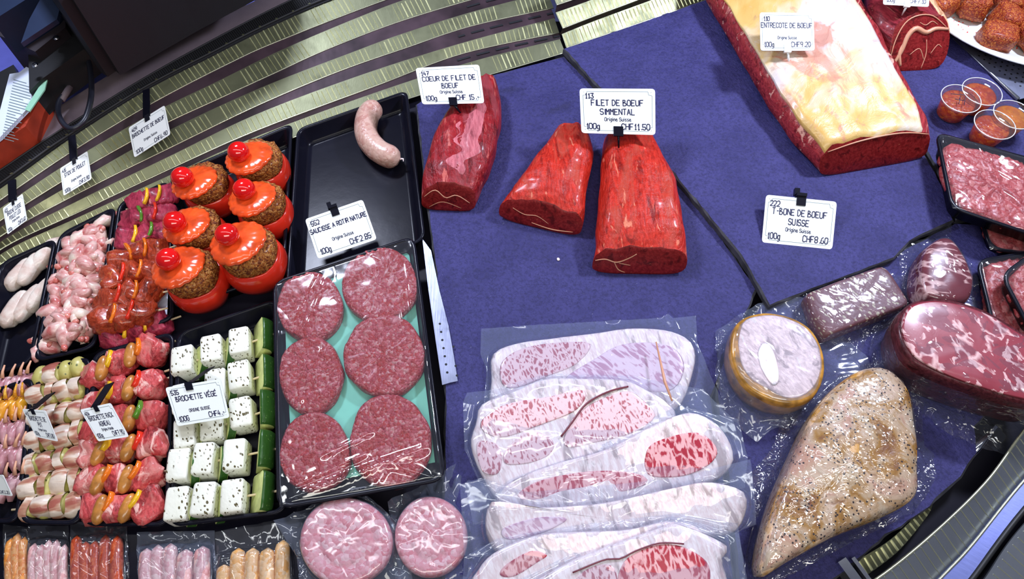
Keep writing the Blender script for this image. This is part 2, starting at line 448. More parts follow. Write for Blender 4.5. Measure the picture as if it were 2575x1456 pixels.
M['zskin'] = speck('courgette_skin', (.022, .085, .012), (.12, .25, .05), 260, .14, (.04, .12, .02), .3, .2)
M['porkred'] = meat('skewer_meat', (.34, .022, .028), (.50, .07, .07), (.82, .48, .42), .4, .85, 55, 2.2, bump=.8, blot=(.64, .24, .21))
M['rawpurple'] = meat('raw_beef_cube', (.20, .012, .035), (.34, .03, .06), (.60, .20, .22), .4, .3, 60, 3, bump=.5)
M['marinated'] = meat('marinated_beef', (.20, .018, .008), (.36, .045, .014), (.60, .20, .05), .2, .4, 90, 2, rough=.16, bump=1, coat=.7)
M['spiced'] = ground('spiced_meat', [(.30, .04, .012), (.42, .08, .015), (.20, .02, .01), (.58, .18, .03)], 420, .45, .8)
M['wurst'] = plain('brown_sausage', (.48, .19, .035), .3, coat=.4, vary=.3, mot=70, bumpy=.3)
M['pepr'] = plain('red_pepper', (.75, .03, .01), .2, coat=.5)
M['pepy'] = plain('yellow_pepper', (.86, .48, .015), .2, coat=.5)
M['pepo'] = plain('orange_pepper', (.82, .18, .01), .2, coat=.5)
M['pepg'] = plain('green_pepper', (.09, .24, .02), .2, coat=.5)
M['potato'] = speck('baby_potato', (.44, .40, .08), (.12, .14, .03), 130, .12, (.56, .50, .18), .35, .2)
def bacon():
    g = G('bacon'); v = g.vec(.2, (3.5, 1, 1)); v = g.warp(v, 25, .03)
    col = g.ramp(g.noise(70, 2, .5, .3, v), [(.36, (.36, .10, .07)), (.47, (.52, .28, .18)), (.56, (.76, .64, .52)), (.72, (.62, .50, .42))])
    return g.done(col, .35, g.bump(g.noise(70, 3), .4, .002), Coat_Weight=.2)
M['bacon'] = bacon()
def chick(name, a, b, c):
    g = G(name); col = g.ramp(g.noise(38, 4, .6, .8), [(.34, a), (.52, b), (.68, c)])
    return g.done(col, .3, g.bump(g.noise(130, 4), .45, .0015), Coat_Weight=.35, Coat_Roughness=.15)
M['chicken'] = chick('chicken_joint', (.50, .12, .11), (.72, .42, .38), (.82, .68, .56))
M['chickenred'] = chick('chicken_red_tip', (.42, .04, .04), (.58, .14, .11), (.70, .34, .26))
M['fillet'] = chick('chicken_fillet', (.66, .46, .38), (.76, .63, .54), (.80, .74, .64))
M['wing'] = chick('chicken_wing', (.46, .17, .20), (.58, .30, .33), (.66, .44, .42))
M['wingy'] = chick('glazed_wing', (.62, .20, .01), (.76, .34, .02), (.82, .48, .06))
M['bone'] = plain('bone', (.70, .36, .22), .4)
M['sausage'] = ground('raw_sausage', [(.50, .27, .22), (.58, .35, .29), (.64, .43, .37), (.46, .22, .18), (.60, .38, .30)], 190, .3, .35, pale=(.62, .42, .34))
M['sausagepink'] = ground('pink_sausage', [(.62, .30, .30), (.70, .42, .41), (.76, .54, .50), (.58, .24, .25)], 200, .3, .4)
M['merguez'] = ground('red_sausage', [(.40, .045, .015), (.48, .07, .02), (.55, .12, .04), (.36, .03, .012)], 260, .25, .3)
M['sausageorange'] = ground('orange_sausage', [(.70, .26, .05), (.76, .34, .09), (.66, .20, .03), (.78, .42, .15)], 260, .28, .3)
M['sausageyellow'] = ground('yellow_sausage', [(.72, .44, .20), (.78, .52, .30), (.74, .36, .10), (.80, .60, .40)], 190, .3, .4)
M['mint'] = plain('mint_sheet', (.22, .66, .50), .6, vary=.03)
M['plate'] = plain('white_china', (.82, .86, .86), .15, coat=.5, vary=.01)
M['sauce'] = ground('red_sauce', [(.50, .035, .004), (.60, .07, .006), (.70, .14, .01), (.42, .02, .004)], 170, .3, .5)
M['sauceo'] = ground('orange_sauce', [(.68, .16, .006), (.76, .24, .01), (.62, .12, .005)], 170, .3, .4)
M['hamface'] = meat('ham_face', (.66, .47, .47), (.74, .58, .56), (.84, .78, .76), .6, .5, 90, 2.2, bump=.3)
M['hamrim'] = plain('ham_rind', (.42, .20, .03), .3, coat=.4, vary=.5, mot=60)
def roastmat():
    g = G('peppered_roast'); v = g.warp(g.vec(), 30, .03)
    a = g.noise(17, 4, .6, .8, v); b = g.noise(42, 4, .6, .6, v)
    col = g.ramp(a, [(.34, (.66, .34, .22)), (.46, (.74, .52, .34)), (.56, (.50, .24, .03)), (.68, (.20, .04, .012))])
    col = g.mix(g.ramp(b, [(.54, 0), (.66, .7)]), col, (.74, .60, .42))
    col = g.mix(g.ramp(b, [(.30, .8), (.40, 0)]), col, (.26, .09, .02))
    d = g.voro(210); f = g.math('MULTIPLY', g.ramp(d, [(.24, 1), (.29, 0)]), g.ramp(g.noise(34, 3), [(.40, 0), (.50, 1)]))
    col = g.mix(f, col, (.035, .015, .01))
    return g.done(col, .4, g.bump(b, .7, .004), Coat_Weight=.2)
M['roast'] = roastmat()
M['roastside'] = meat('roast_side', (.16, .02, .035), (.30, .07, .08), (.5, .25, .2), .5, .3, 60, 3)
M['crusted'] = speck('herb_crust', (.10, .025, .035), (.42, .36, .26), 190, .30, (.20, .07, .08), .5, .8)
M['paper'] = plain('paper', (.62, .68, .86), .6, vary=.02)
M['green_paper'] = plain('green_paper', (.25, .50, .35), .6)
M['redbox'] = plain('red_plastic', (.36, .035, .012), .5, vary=.3, mot=20)
M['scaleblack'] = plain('scale_black', (.006, .006, .010), .55, bumpy=.3, bs=400)
M['scalebrown'] = plain('scale_underside', (.022, .015, .020), .6)
M['scaleblue'] = plain('scale_shell', (.012, .022, .055), .35)
M['cable'] = plain('cable_rubber', (.012, .013, .022), .35)
M['chrome'] = plain('chrome', (.75, .76, .82), .12, 1)
M['perf'] = steel('perforated_steel', (.45, .48, .66), .3)
M['darkhole'] = plain('dark_hole', (.004, .004, .008), .7)
M['floor'] = plain('shop_floor', (.13, .14, .30), .6)

# ------------------------------------------------------------------ setting
DZ = -0.030   # top of the case deck, below the slates
def xy(pts, z): return [(P(x, y, z).x, P(x, y, z).y) for x, y in pts]
fl = part('floor', [(-4, -3, -.95), (4, -3, -.95), (4, 5, -.95), (-4, 5, -.95)], [(0, 1, 2, 3)], M['floor'], smooth=False); fl['kind'] = 'structure'
case = thing('display_counter', 'curved refrigerated meat counter with stepped steel louvres, black grille and steel front rim', 'counter', (0, .6, -.95))
case['kind'] = 'structure'
V, F = box_vf(0, .50, DZ - .02, 2.6, 1.3, .04)
part('deck', V, F, M['deck'], case, smooth=False)
V, F = box_vf(0, .55, (DZ - .04 - .95) / 2, 2.5, 1.2, .95 + DZ - .04 + 0.0)
part('cabinet', V, F, M['blackmat'], case, smooth=False)

G_up = [(-150, 525), (0, 430), (124, 347), (343, 210), (515, 113), (700, 17), (850, -50), (1100, -150)]
G_lo = [(-150, 570), (0, 470), (172, 347), (361, 227), (536, 137), (650, 79), (787, 17), (900, -25), (1150, -110)]
A_lo = [(-150, 610), (0, 503), (196, 371), (392, 254), (584, 155), (700, 103), (959, 3), (1200, -80)]
B_up = [(-150, 632), (0, 524), (196, 394), (392, 280), (550, 203), (700, 129), (890, 48), (1038, -8), (1250, -70)]
B_lo = [(-150, 667), (0, 555), (196, 432), (392, 322), (550, 248), (700, 179), (822, 124), (993, 58), (1182, 0), (1390, -55)]
C_up = [(-150, 688), (0, 572), (200, 452), (400, 340), (650, 223), (897, 127), (1014, 84), (1186, 30), (1385, -22)]
C_lo = [(-150, 715), (0, 595), (200, 484), (430, 370), (650, 264), (850, 180), (1021, 120), (1186, 65), (1392, 20)]
D_up = [(-150, 730), (0, 608), (200, 503), (430, 391), (650, 285), (918, 185), (1155, 110), (1396, 45)]
D_lo = [(-150, 757), (0, 628), (200, 532), (433, 422), (650, 326), (952, 213), (1165, 134), (1406, 82)]
E_up = [(-150, 772), (0, 640), (200, 545), (433, 438), (650, 341), (952, 230), (1200, 151), (1410, 98)]
E_lo = [(-150, 800), (0, 665), (200, 575), (436, 470), (650, 378), (900, 290), (1100, 225), (1251, 182), (1421, 132)]
def strip(name, lo, hi, zl, zh, m, parent, n=90, thick=.0015):
    a = catmull([P(x, y, zl) for x, y in lo], n, False); b = catmull([P(x, y, zh) for x, y in hi], n, False)
    bd_ = catmull([P(x, y, zh) for x, y in hi], 700, False); b2 = []; last = 0
    for i, p in enumerate(a):
        tt = a[min(i + 1, n - 1)] - a[max(i - 1, 0)]; dd = np.abs((bd_ - p) @ (tt / np.linalg.norm(tt))) + .15 * np.linalg.norm(bd_ - p, axis=1)
        k = max(last, int(np.argmin(dd))); last = k; b2.append(bd_[k])
    b = b2
    V = [Vector(p) for p in a] + [Vector(p) for p in b] + [Vector(p) - Vector((0, 0, thick)) for p in b] + [Vector(p) - Vector((0, 0, thick)) for p in a]
    F = ringfaces(4, n, False)
    for i in range(n - 1): F.append((3 * n + i, 3 * n + i + 1, i + 1, i))
    F += [(0, n, 2 * n, 3 * n), (n - 1, 4 * n - 1, 3 * n - 1, 2 * n - 1)]
    o = part(name, V, F, m, parent, smooth=False)
    return o, a, b
zs = [-.014, -.004, .002, .012, .018, .028, .034, .044, .050, .060, .066]
levels = [(E_lo, E_up, 0), (D_lo, D_up, 2), (C_lo, C_up, 4), (B_lo, B_up, 6), (A_lo, G_lo, 8)]
def ribs_and_glints(parent, a, b, seed, step=.0088, wid=.0010, clusters=True, m='rib'):
    """raised cross ridges, in runs: LED reflections given shape on louvre blades, ribbing on the rim"""
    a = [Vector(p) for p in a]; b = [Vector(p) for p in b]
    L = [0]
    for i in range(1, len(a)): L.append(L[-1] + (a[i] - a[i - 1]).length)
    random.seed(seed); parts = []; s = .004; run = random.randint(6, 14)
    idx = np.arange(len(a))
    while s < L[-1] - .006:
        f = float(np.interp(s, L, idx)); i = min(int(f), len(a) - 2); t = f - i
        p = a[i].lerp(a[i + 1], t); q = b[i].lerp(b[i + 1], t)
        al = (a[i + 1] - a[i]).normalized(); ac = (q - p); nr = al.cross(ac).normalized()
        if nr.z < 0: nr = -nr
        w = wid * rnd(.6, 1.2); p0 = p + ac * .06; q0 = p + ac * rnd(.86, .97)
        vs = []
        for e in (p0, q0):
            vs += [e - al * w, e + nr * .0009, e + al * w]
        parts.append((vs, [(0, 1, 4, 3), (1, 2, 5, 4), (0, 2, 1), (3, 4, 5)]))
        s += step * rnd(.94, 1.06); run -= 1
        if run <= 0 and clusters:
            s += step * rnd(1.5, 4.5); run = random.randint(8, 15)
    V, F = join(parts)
    o = part('rib', V, F, M[m], parent, smooth=False); o['kind'] = 'stuff'  # on the louvre blades these ridges stand in for LED reflections
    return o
for k, (lo, up, zi) in enumerate(levels):
    o, a, b = strip('louvre_blade', lo, up, zs[zi], zs[zi + 1], M['louvre'], case)
    ribs_and_glints(o, a, b, 20 + k)  # LED reflections along the blade, shaped as bright raised streaks
    tube('lip', [Vector(p) + Vector((0, -.0006, .0002)) for p in a], .0011, M['edge'], o, 6)
    if k < 4:
        nlo = levels[k + 1][0]
        t, ta, tb = strip('tread', up, nlo, zs[zi + 1], zs[zi + 2], M['tread'], case)
        parts = []
        for i in range(len(ta) - 1):           # vent slots towards the joint
            m0 = (Vector(ta[i]) + Vector(tb[i])) / 2; m1 = (Vector(ta[i + 1]) + Vector(tb[i + 1])) / 2
            if m0.x > -.10 and i % 3 != 0:
                d = (m1 - m0); w = Vector((-d.y, d.x, 0)).normalized() * .0022; u = Vector((0, 0, .0009))
                parts.append(([m0 - w + u, m1 - w + u, m1 + w + u, m0 + w + u, m0 - w, m1 - w, m1 + w, m0 + w], [(0, 1, 2, 3), (0, 4, 5, 1), (1, 5, 6, 2), (2, 6, 7, 3), (3, 7, 4, 0)]))
        if parts:
            V, F = join(parts); s_ = part('vent_slot', V, F, M['darkhole'], t, smooth=False); s_['kind'] = 'stuff'
# black air grille behind the louvres
g_, ga, gb = strip('air_grille', G_lo, G_up, zs[9] + .002, zs[9] + .010, M['darkhole'], case, 90, .003)
parts = []
for i in range(0, 89):
    for t in (0, .34, .67):
        p = Vector(ga[i]).lerp(Vector(ga[i + 1]), t); q = Vector(gb[i]).lerp(Vector(gb[i + 1]), t)
        parts.append(tube_vf([p + (q - p) * .22 + Vector((0, 0, .001)), p.lerp(q, .92) + Vector((0, 0, .001))], .0011, 4))
V, F = join(parts); s_ = part('grille_bar', V, F, M['blackmat'], g_, smooth=False); s_['kind'] = 'stuff'
tube('grille_rail', [Vector(p).lerp(Vector(q), .14) + Vector((0, 0, .002)) for p, q in zip(ga, gb)], .0022, M['blackmat'], g_, 6)
tube('grille_rail', [Vector(q) + Vector((0, 0, .001)) for q in gb], .0015, M['blackmat'], g_, 6)
parts = [box_vf(*(Vector(p).lerp(Vector(q), .14) + Vector((0, 0, .004))), .004, .002, .002, .5) for p, q in list(zip(ga, gb))[2::3]]
V, F = join(parts); s_ = part('grille_clip', V, F, M['louvre'], g_, smooth=False); s_['kind'] = 'stuff'
# grey service ledge behind the grille
Lup = [(-150, 470), (0, 375), (110, 292), (340, 150), (520, 60), (690, -20), (850, -90), (1100, -190)]
l_, la, lb = strip('service_ledge', G_up, Lup, zs[9] + .010, zs[9] + .010, M['ledge'], case, 60, .012)
# right-hand run of louvres past the joint
R = [([(1424, 120), (1602, 60), (1810, -12)], [(1406, 88), (1500, 50), (1643, -2), (1800, -60)], 0),
     ([(1415, 71), (1500, 38), (1602, 0), (1780, -70)], [(1396, 32), (1492, -2), (1700, -80)], 4),
     ([(1400, 12), (1450, -5), (1600, -62)], [(1380, -30), (1420, -45), (1560, -100)], 8)]
for k, (lo, up, zi) in enumerate(R):
    o, a, b = strip('louvre_blade', lo, up, zs[zi], zs[zi + 2], M['louvre'], case, 40)
    ribs_and_glints(o, a, b, 50 + k, .0085, .0013, False)
    tube('lip', [Vector(p) + Vector((0, -.0006, .0002)) for p in a], .0012, M['edge'], o, 6)
    if k < 2:
        strip('tread', up, R[k + 1][0], zs[zi + 2], zs[R[k + 1][2]], M['tread'], case, 40)
# lavender back counter seen past the scale
part('back_counter', [P(-200, 460, .03), P(640, 60, .03), P(640, -260, .03), P(-200, -260, .03)], [(0, 1, 2, 3)], M['lav'], case, smooth=False)
for a_, b_, w_ in (((-20, 62), (60, -8), .006), ((-20, 48), (45, -8), .003), ((28, 28), (60, 68), .002), ((45, 45), (100, -10), .012)):
    tube('counter_trim', [P(*a_, .034), P(*b_, .034)], w_ / 2, M['rimsteel'], case, 6)
prism('dark_bin', xy([(-30, 205), (38, 168), (46, 190), (130, 205), (110, 330), (-30, 330)], .04), .031, .045, M['blackmat'], case)

# front steel rim, lower right
def band(name, inner, outer, zi, zo, m, thick=.004):
    o, a, b = strip(name, outer, inner, zo, zi, m, case, 50, thick); return o, a, b
R1i = [(2700, 930), (2575, 1083), (2486, 1205), (2371, 1320), (2238, 1432), (2100, 1525)]
R1o = [(2760, 1010), (2575, 1209), (2448, 1366), (2383, 1436), (2260, 1560)]
R2o = [(2780, 1060), (2575, 1282), (2444, 1456), (2360, 1560)]
R3i = [(2800, 1090), (2575, 1318), (2476, 1456), (2400, 1560)]
R3o = [(2900, 1250), (2700, 1440), (2600, 1600)]
o, a, b = band('rim_band', R1i, R1o, .020, .004, M['rimsteel'])
ribs_and_glints(o, b, a, 77, .0125, .0007, False, 'edge')
tube('rim_lip', [Vector(p) for p in b], .0018, M['edge'], o, 6)
band('rim_band', R1o, R2o, .008, .012, M['rimviolet'])
tube('rim_gasket', [P(x, y, .011) for x, y in catmull(R2o, 40, False)], .0035, M['blackmat'], case, 6)
tube('rim_lip', [P(x, y, .010) for x, y in catmull(R1o, 40, False)], .0016, M['edge'], case, 6)
o, a, b = band('rim_band', R3i, R3o, .014, .006, M['rimsteel'])
ribs_and_glints(o, b, a, 78, .0125, .0007, False, 'edge')
# inner steel runner under the roast with its bracket
o, a, b = strip('inner_runner', [(2175, 1450), (2260, 1385), (2330, 1300), (2345, 1270)], [(2150, 1412), (2235, 1360), (2300, 1300), (2330, 1272)], -.012, -.006, M['louvre'], case, 30)
ribs_and_glints(o, a, b, 79, .009, .0018, False)
V, F = join([box_vf(*P(2130, 1440, -.002), .012, .03, .02, .5), box_vf(*P(2160, 1440, -.002), .005, .035, .024, .5)]); part('runner_bracket', V, F, M['chrome'], case, smooth=False)
tube('runner_rod', [P(2500, 1075, -.006), P(2435, 1150, -.006)], .006, M['chrome'], case, 10)

# ------------------------------------------------------------------ slates
ST = .012
def slate(label, pts, zt, n=150, th=ST):
    w = dense([P(x, y, zt) for x, y in pts], n)
    o = prism('slate_slab', [(p[0], p[1]) for p in w], zt - th, zt, [M['slate'], M['slate_edge']], None, False, .0025, loc=None, jag=.0022)
    me = o.data
    idx = [0 if abs(f.normal.z) > .9 else 1 for f in me.polygons]; me.polygons.foreach_set('material_index', idx)
    # origin at its centre
    c = Vector((sum(v.co.x for v in me.vertices) / len(me.vertices), sum(v.co.y for v in me.vertices) / len(me.vertices), zt - th))
    me.transform(Matrix.Translation(-c)); o.location = c
    tag(o, label, 'slate'); return o
slate('left slate slab under the three filets and the pale marbled steaks', [(1045, 262), (1100, 232), (1251, 184), (1419, 140), (1500, 225), (1580, 300), (1760, 520), (1905, 725), (1830, 900), (1790, 1000), (1830, 1250), (1850, 1520), (1110, 1520), (1112, 1300), (1118, 1000), (1106, 800), (1090, 640), (1070, 500)], 0)
slate('middle slate slab with the tilted price card, chipped corner at the louvres', [(1416, 122), (1560, 72), (1786, -6), (2040, -100), (2100, -40), (2200, 160), (2372, 468), (2400, 555), (2290, 605), (2250, 650), (1935, 770), (1860, 640), (1720, 470), (1565, 285), (1490, 205)], .0125)
slate('right slate slab under the rib roast and sauce tubs', [(2050, -110), (2250, -110), (2330, 20), (2460, 140), (2575, 275), (2700, 420), (2600, 520), (2405, 553), (2376, 466), (2204, 157), (2104, -42)], .0045)
slate('front right slate slab with a rounded corner under the sealed roasts', [(1808, 890), (1918, 762), (2245, 640), (2400, 560), (2640, 560), (2700, 780), (2560, 960), (2455, 1075), (2458, 1140), (2420, 1200), (2340, 1275), (2230, 1350), (2050, 1500), (1860, 1500), (1836, 1250), (1800, 1000)], 0)

M['bagroast'] = film('vacuum_bag_roast', .015, .10, (.8, .84, 1), wr=1.0, gl=.15, ws=75, glmax=.5)

# ------------------------------------------------------------------ whole cuts
def spow(c, e): return math.copysign(abs(c) ** e, c)
def stations(st, n, pz=.5):
    """st: (Lx,Ly,Rx,Ry,h) in pixels seen at mid height -> smooth list of (centre, half vector, h)"""
    rows = []
    for (lx, ly, rx, ry, h) in st:
        l = P(lx, ly, BZ + h * pz); r = P(rx, ry, BZ + h * pz)
        rows.append(((l.x + r.x) / 2, (l.y + r.y) / 2, (r.x - l.x) / 2, (r.y - l.y) / 2, h))
    a = np.array(rows); c = catmull(a * [1, 1, 1, 1, 1], n, False); return c
BZ = 0.0
def loaf(name, label, cat, st, m, cutm, e=.75, nseg=40, n=46, rough=.0012, nscale=55, pz=.5, round_far=.22, slant=.5):
    S = stations(st, n, pz)
    base = Vector((S[:, 0].mean(), S[:, 1].mean(), BZ))
    t = thing(name, label, cat, base); H0 = base.x * 40
    def ring(c, half, h, k=1.0, t0=0, t1=2 * math.pi, off=0.0, ns=nseg, op=False, lean=None):
        out = []
        for i in range(ns + (1 if op else 0)):
            a = t0 + (t1 - t0) * i / ns
            u = spow(math.cos(a), e) ; w = spow(math.sin(a), e * .9)
            gv = nz((u * 2.2 + H0, w * 2.2, (c[0] + c[1]) * 2.5), 1.6) * .0035 + nz((u * 5 + H0, w * 5, (c[0] + c[1]) * 5), 1.6) * .0016
            z = h / 2 + (h / 2 + off) * w * k + (gv if w > 0 else 0) * w
            z = h * (max(z, 0) / h) ** 1.35
            p = Vector((c[0], c[1], BZ)) + Vector((half[0], half[1], 0)) * u * k * (1 + off / max(.01, math.hypot(*half))) + Vector((0, 0, max(z, .0)))
            p += Vector((half[0], half[1], 0)).normalized() * rough * 2.2 * nz(p, nscale * .5) + Vector((0, 0, rough * (2 * nz(p, nscale * .45) + nz(p, nscale * 1.8)))) * (1 if w > -.5 else 0)
            p.z = max(p.z, BZ + .0003)
            out.append(p)
        return out
    V = []; rows = 0
    first = S[0]; d = Vector((S[0][0] - S[2][0], S[0][1] - S[2][1])).normalized()
    for k, s in ((.25, 1.0), (.7, .85), (.9, .55), (.98, .25)):
        c = (first[0] + d.x * s * round_far * first[4], first[1] + d.y * s * round_far * first[4])
        V += ring(c, (first[2], first[3]), first[4], k); rows += 1
    nr = Vector((S[-1][0] - S[-3][0], S[-1][1] - S[-3][1], 0)).normalized()
    random.seed(int(abs(base.x) * 1e4))
    def shear(ring_, j):
        k = max(0, (j - len(S) + 23) / 22) ** 1.3 ; return [p - nr * slant * k * (p.z - BZ) for p in ring_]
    for j, r in enumerate(S):
        V += shear(ring((r[0], r[1]), (r[2], r[3]), r[4]), j); rows += 1
    F = ringfaces(rows, nseg) + [tuple(reversed(range(nseg)))]
    body = part('body', V, F, m, t); 
    last = V[-nseg:]; cc = sum(last, Vector()) / nseg
    nr = Vector((S[-1][0] - S[-3][0], S[-1][1] - S[-3][1], 0)).normalized()
    W = [cc.lerp(p, .985) + nr * .0004 for p in last]; W2 = [cc.lerp(p, .8) + nr * .0016 for p in last]
    W0 = list(last)
    VV = W0 + W + W2 + [cc + nr * .0022]
    FF = ringfaces(3, nseg) + [(2 * nseg + i, 2 * nseg + (i + 1) % nseg, 3 * nseg) for i in range(nseg)]
    cut = part('cut_face', VV, FF, cutm, t); 
    for o in (body, cut): fixn(o.data)
    info = dict(shear=shear, slant=slant, S=S, ring=ring, cc=cc, nr=nr, half=Vector((S[-1][2], S[-1][3], 0)), h=S[-1][4], t=t, base=base, cut=cut, nseg=nseg)
    return t, info
def overlay(info, name, m, t0_, t1_, off, ns=24, trim=(0, 0), jit=0.0):
    """a layer lying on a loaf (fat cap, fat strip)"""
    V = []; rows = 0; S = info['S'][trim[0]:len(info['S']) - trim[1]]
    for j, r in enumerate(S):
        e = 0 if j == 0 else off
        t0 = t0_ + jit * nz((j * .006, 1, 0), 30); t1 = t1_ + jit * nz((j * .006, 5, 0), 30)
        if jit: f_ = math.sin(math.pi * min(1, (j + .5) / len(S))) ** .4; mt = (t0 + t1) / 2; t0 = mt + (t0 - mt) * f_; t1 = mt + (t1 - mt) * f_
        rr = info['ring']((r[0], r[1]), (r[2], r[3]), r[4], 1, t0, t1, e, ns, True)
        dn = info['ring']((r[0], r[1]), (r[2], r[3]), r[4], 1, t0, t1, -.001, ns, True)
        rr = info['shear'](rr, j + trim[0]); dn = info['shear'](dn, j + trim[0])
        rr[0] = dn[0]; rr[-1] = dn[-1]
        V += rr; rows += 1
    V += dn; rows += 1
    F = ringfaces(rows, ns + 1, False)
    o = part(name, V, F, m, info['t']); fixn(o.data); return o
def seam(info, name, pts, r, m, parent=None, lift=.002):
    """fat seam on the cut face; pts in (u -1..1, w 0..1)"""
    b = Vector((info['S'][-1][0], info['S'][-1][1], 0)); z0 = BZ
    path = [Vector((b.x, b.y, z0)) + info['half'] * u + Vector((0, 0, info['h'] * w)) + info['nr'] * (lift - info['slant'] * info['h'] * w) for u, w in pts]
    path = [Vector(p) for p in catmull(path, len(pts) * 4, False)]
    return tube(name, path, [r * (.5 + .5 * math.sin(math.pi * i / (len(path) - 1))) + .0002 for i in range(len(path))], m, parent or info['cut'], 6)
BZ = 0.0
t, inf = loaf('beef_filet', 'dark red beef filet with a whitish stripe, leftmost on the left slate', 'beef filet',
    [(1176, 222, 1250, 214, .048), (1136, 268, 1260, 262, .052), (1098, 330, 1256, 330, .054), (1074, 400, 1240, 405, .054), (1060, 460, 1214, 462, .052), (1056, 506, 1192, 512, .044)], M['filetdark'], M['cut'])
seam(inf, 'fat_seam', [(-.9, .5), (-.5, .75), (-.1, .5), (.3, .6), (.8, .35)], .0007, M['seam'])
seam(inf, 'fat_seam', [(-.7, .15), (-.2, .35), (.5, .15)], .0005, M['seam'])
V = []
stripe = overlay(inf, 'silver_skin', meat('silver_skin', (.36, .06, .085), (.46, .13, .15), (.66, .34, .35), .1, .5, 70, 5), 1.10, 1.72, .0005, 12, (12, 3), .35)
t, inf = loaf('beef_filet', 'short bright red beef filet with a slanting cut, between the two longer filets', 'beef filet',
    [(1400, 330, 1475, 338, .044), (1362, 375, 1492, 385, .052), (1316, 440, 1478, 460, .054), (1275, 500, 1466, 535, .050), (1254, 532, 1462, 580, .040)], M['filet'], M['cut'])
seam(inf, 'fat_seam', [(-.7, .6), (-.4, .45), (-.1, .5), (.2, .3)], .0005, M['seam'])
seam(inf, 'fat_seam', [(-.2, .2), (.3, .12), (.8, .2)], .0007, M['seam'])
t, inf = loaf('beef_filet', 'long bright red beef filet under the price card with number 113', 'beef filet',
    [(1520, 352, 1642, 350, .050), (1512, 395, 1668, 398, .056), (1512, 455, 1697, 458, .058), (1503, 530, 1712, 530, .058), (1498, 600, 1722, 600, .056), (1492, 668, 1730, 672, .044)], M['filet'], M['cut'])
seam(inf, 'fat_seam', [(-.96, .5), (-.75, .55), (-.5, .45), (-.25, .6), (-.1, .75)], .0009, M['seam'])
seam(inf, 'fat_seam', [(-.55, .45), (-.45, .2), (-.3, .1)], .0007, M['seam'])
seam(inf, 'fat_seam', [(-.45, .42), (-.2, .35)], .0005, M['seam'])
BZ = .0125
t, inf = loaf('beef_loin', 'big beef loin with a thick creamy yellow fat cap on the middle slate', 'beef loin',
    [(1745, -75, 2105, -90, .058), (1795, 10, 2160, 0, .058), (1868, 130, 2218, 108, .058), (1932, 240, 2274, 210, .058), (2004, 345, 2330, 308, .054), (2072, 422, 2352, 372, .050)], M['entre_body'], M['cut'], e=.62, rough=.0016, nscale=40, slant=.5)
cap = overlay(inf, 'fat_cap', M['fatcap'], .80, 2.66, .004, 36)
seam(inf, 'fat_seam', [(-.9, .8), (-.4, .95), (.1, 1.0), (.5, .96), (.9, .8)], .0012, M['seam'])
BZ = .0045
t, inf = loaf('rib_roast', 'dark red boneless rib roast with a fat-seamed cut face beside the white plate', 'beef roast',
    [(2184, -60, 2292, -70, .060), (2180, 0, 2322, -15, .064), (2184, 60, 2358, 40, .066), (2222, 112, 2388, 88, .066), (2252, 142, 2404, 134, .072)], M['ribmeat'], M['cut'], e=.8, slant=.9)
overlay(inf, 'fat_strip', M['fatorange'], .25, 1.05, .0012, 12)
seam(inf, 'fat_seam', [(-.85, .10), (-.6, .35), (-.45, .62), (-.2, .74), (.15, .66), (.45, .72), (.9, .70)], .0046, M['seam'], lift=.0005)
seam(inf, 'fat_seam', [(-.55, .1), (-.65, .3), (-.55, .5)], .0036, M['seam'], lift=.0005)
seam(inf, 'fat_seam', [(-.95, .2), (-.85, .55), (-.6, .85), (-.2, .97), (.3, .95), (.8, .75)], .0010, M['seam'])
seam(inf, 'fat_seam', [(-.3, .3), (.0, .4), (.2, .2)], .0006, M['seam'])
seam(inf, 'fat_seam', [(.2, .55), (.25, .3), (.15, .05)], .0006, M['seam'])
seam(inf, 'fat_seam', [(.4, .3), (.6, .45), (.75, .4)], .0005, M['seam'])
seam(inf, 'fat_seam', [(-.1, .85), (.1, .8), (.3, .86), (.5, .8)], .0006, M['seam'])

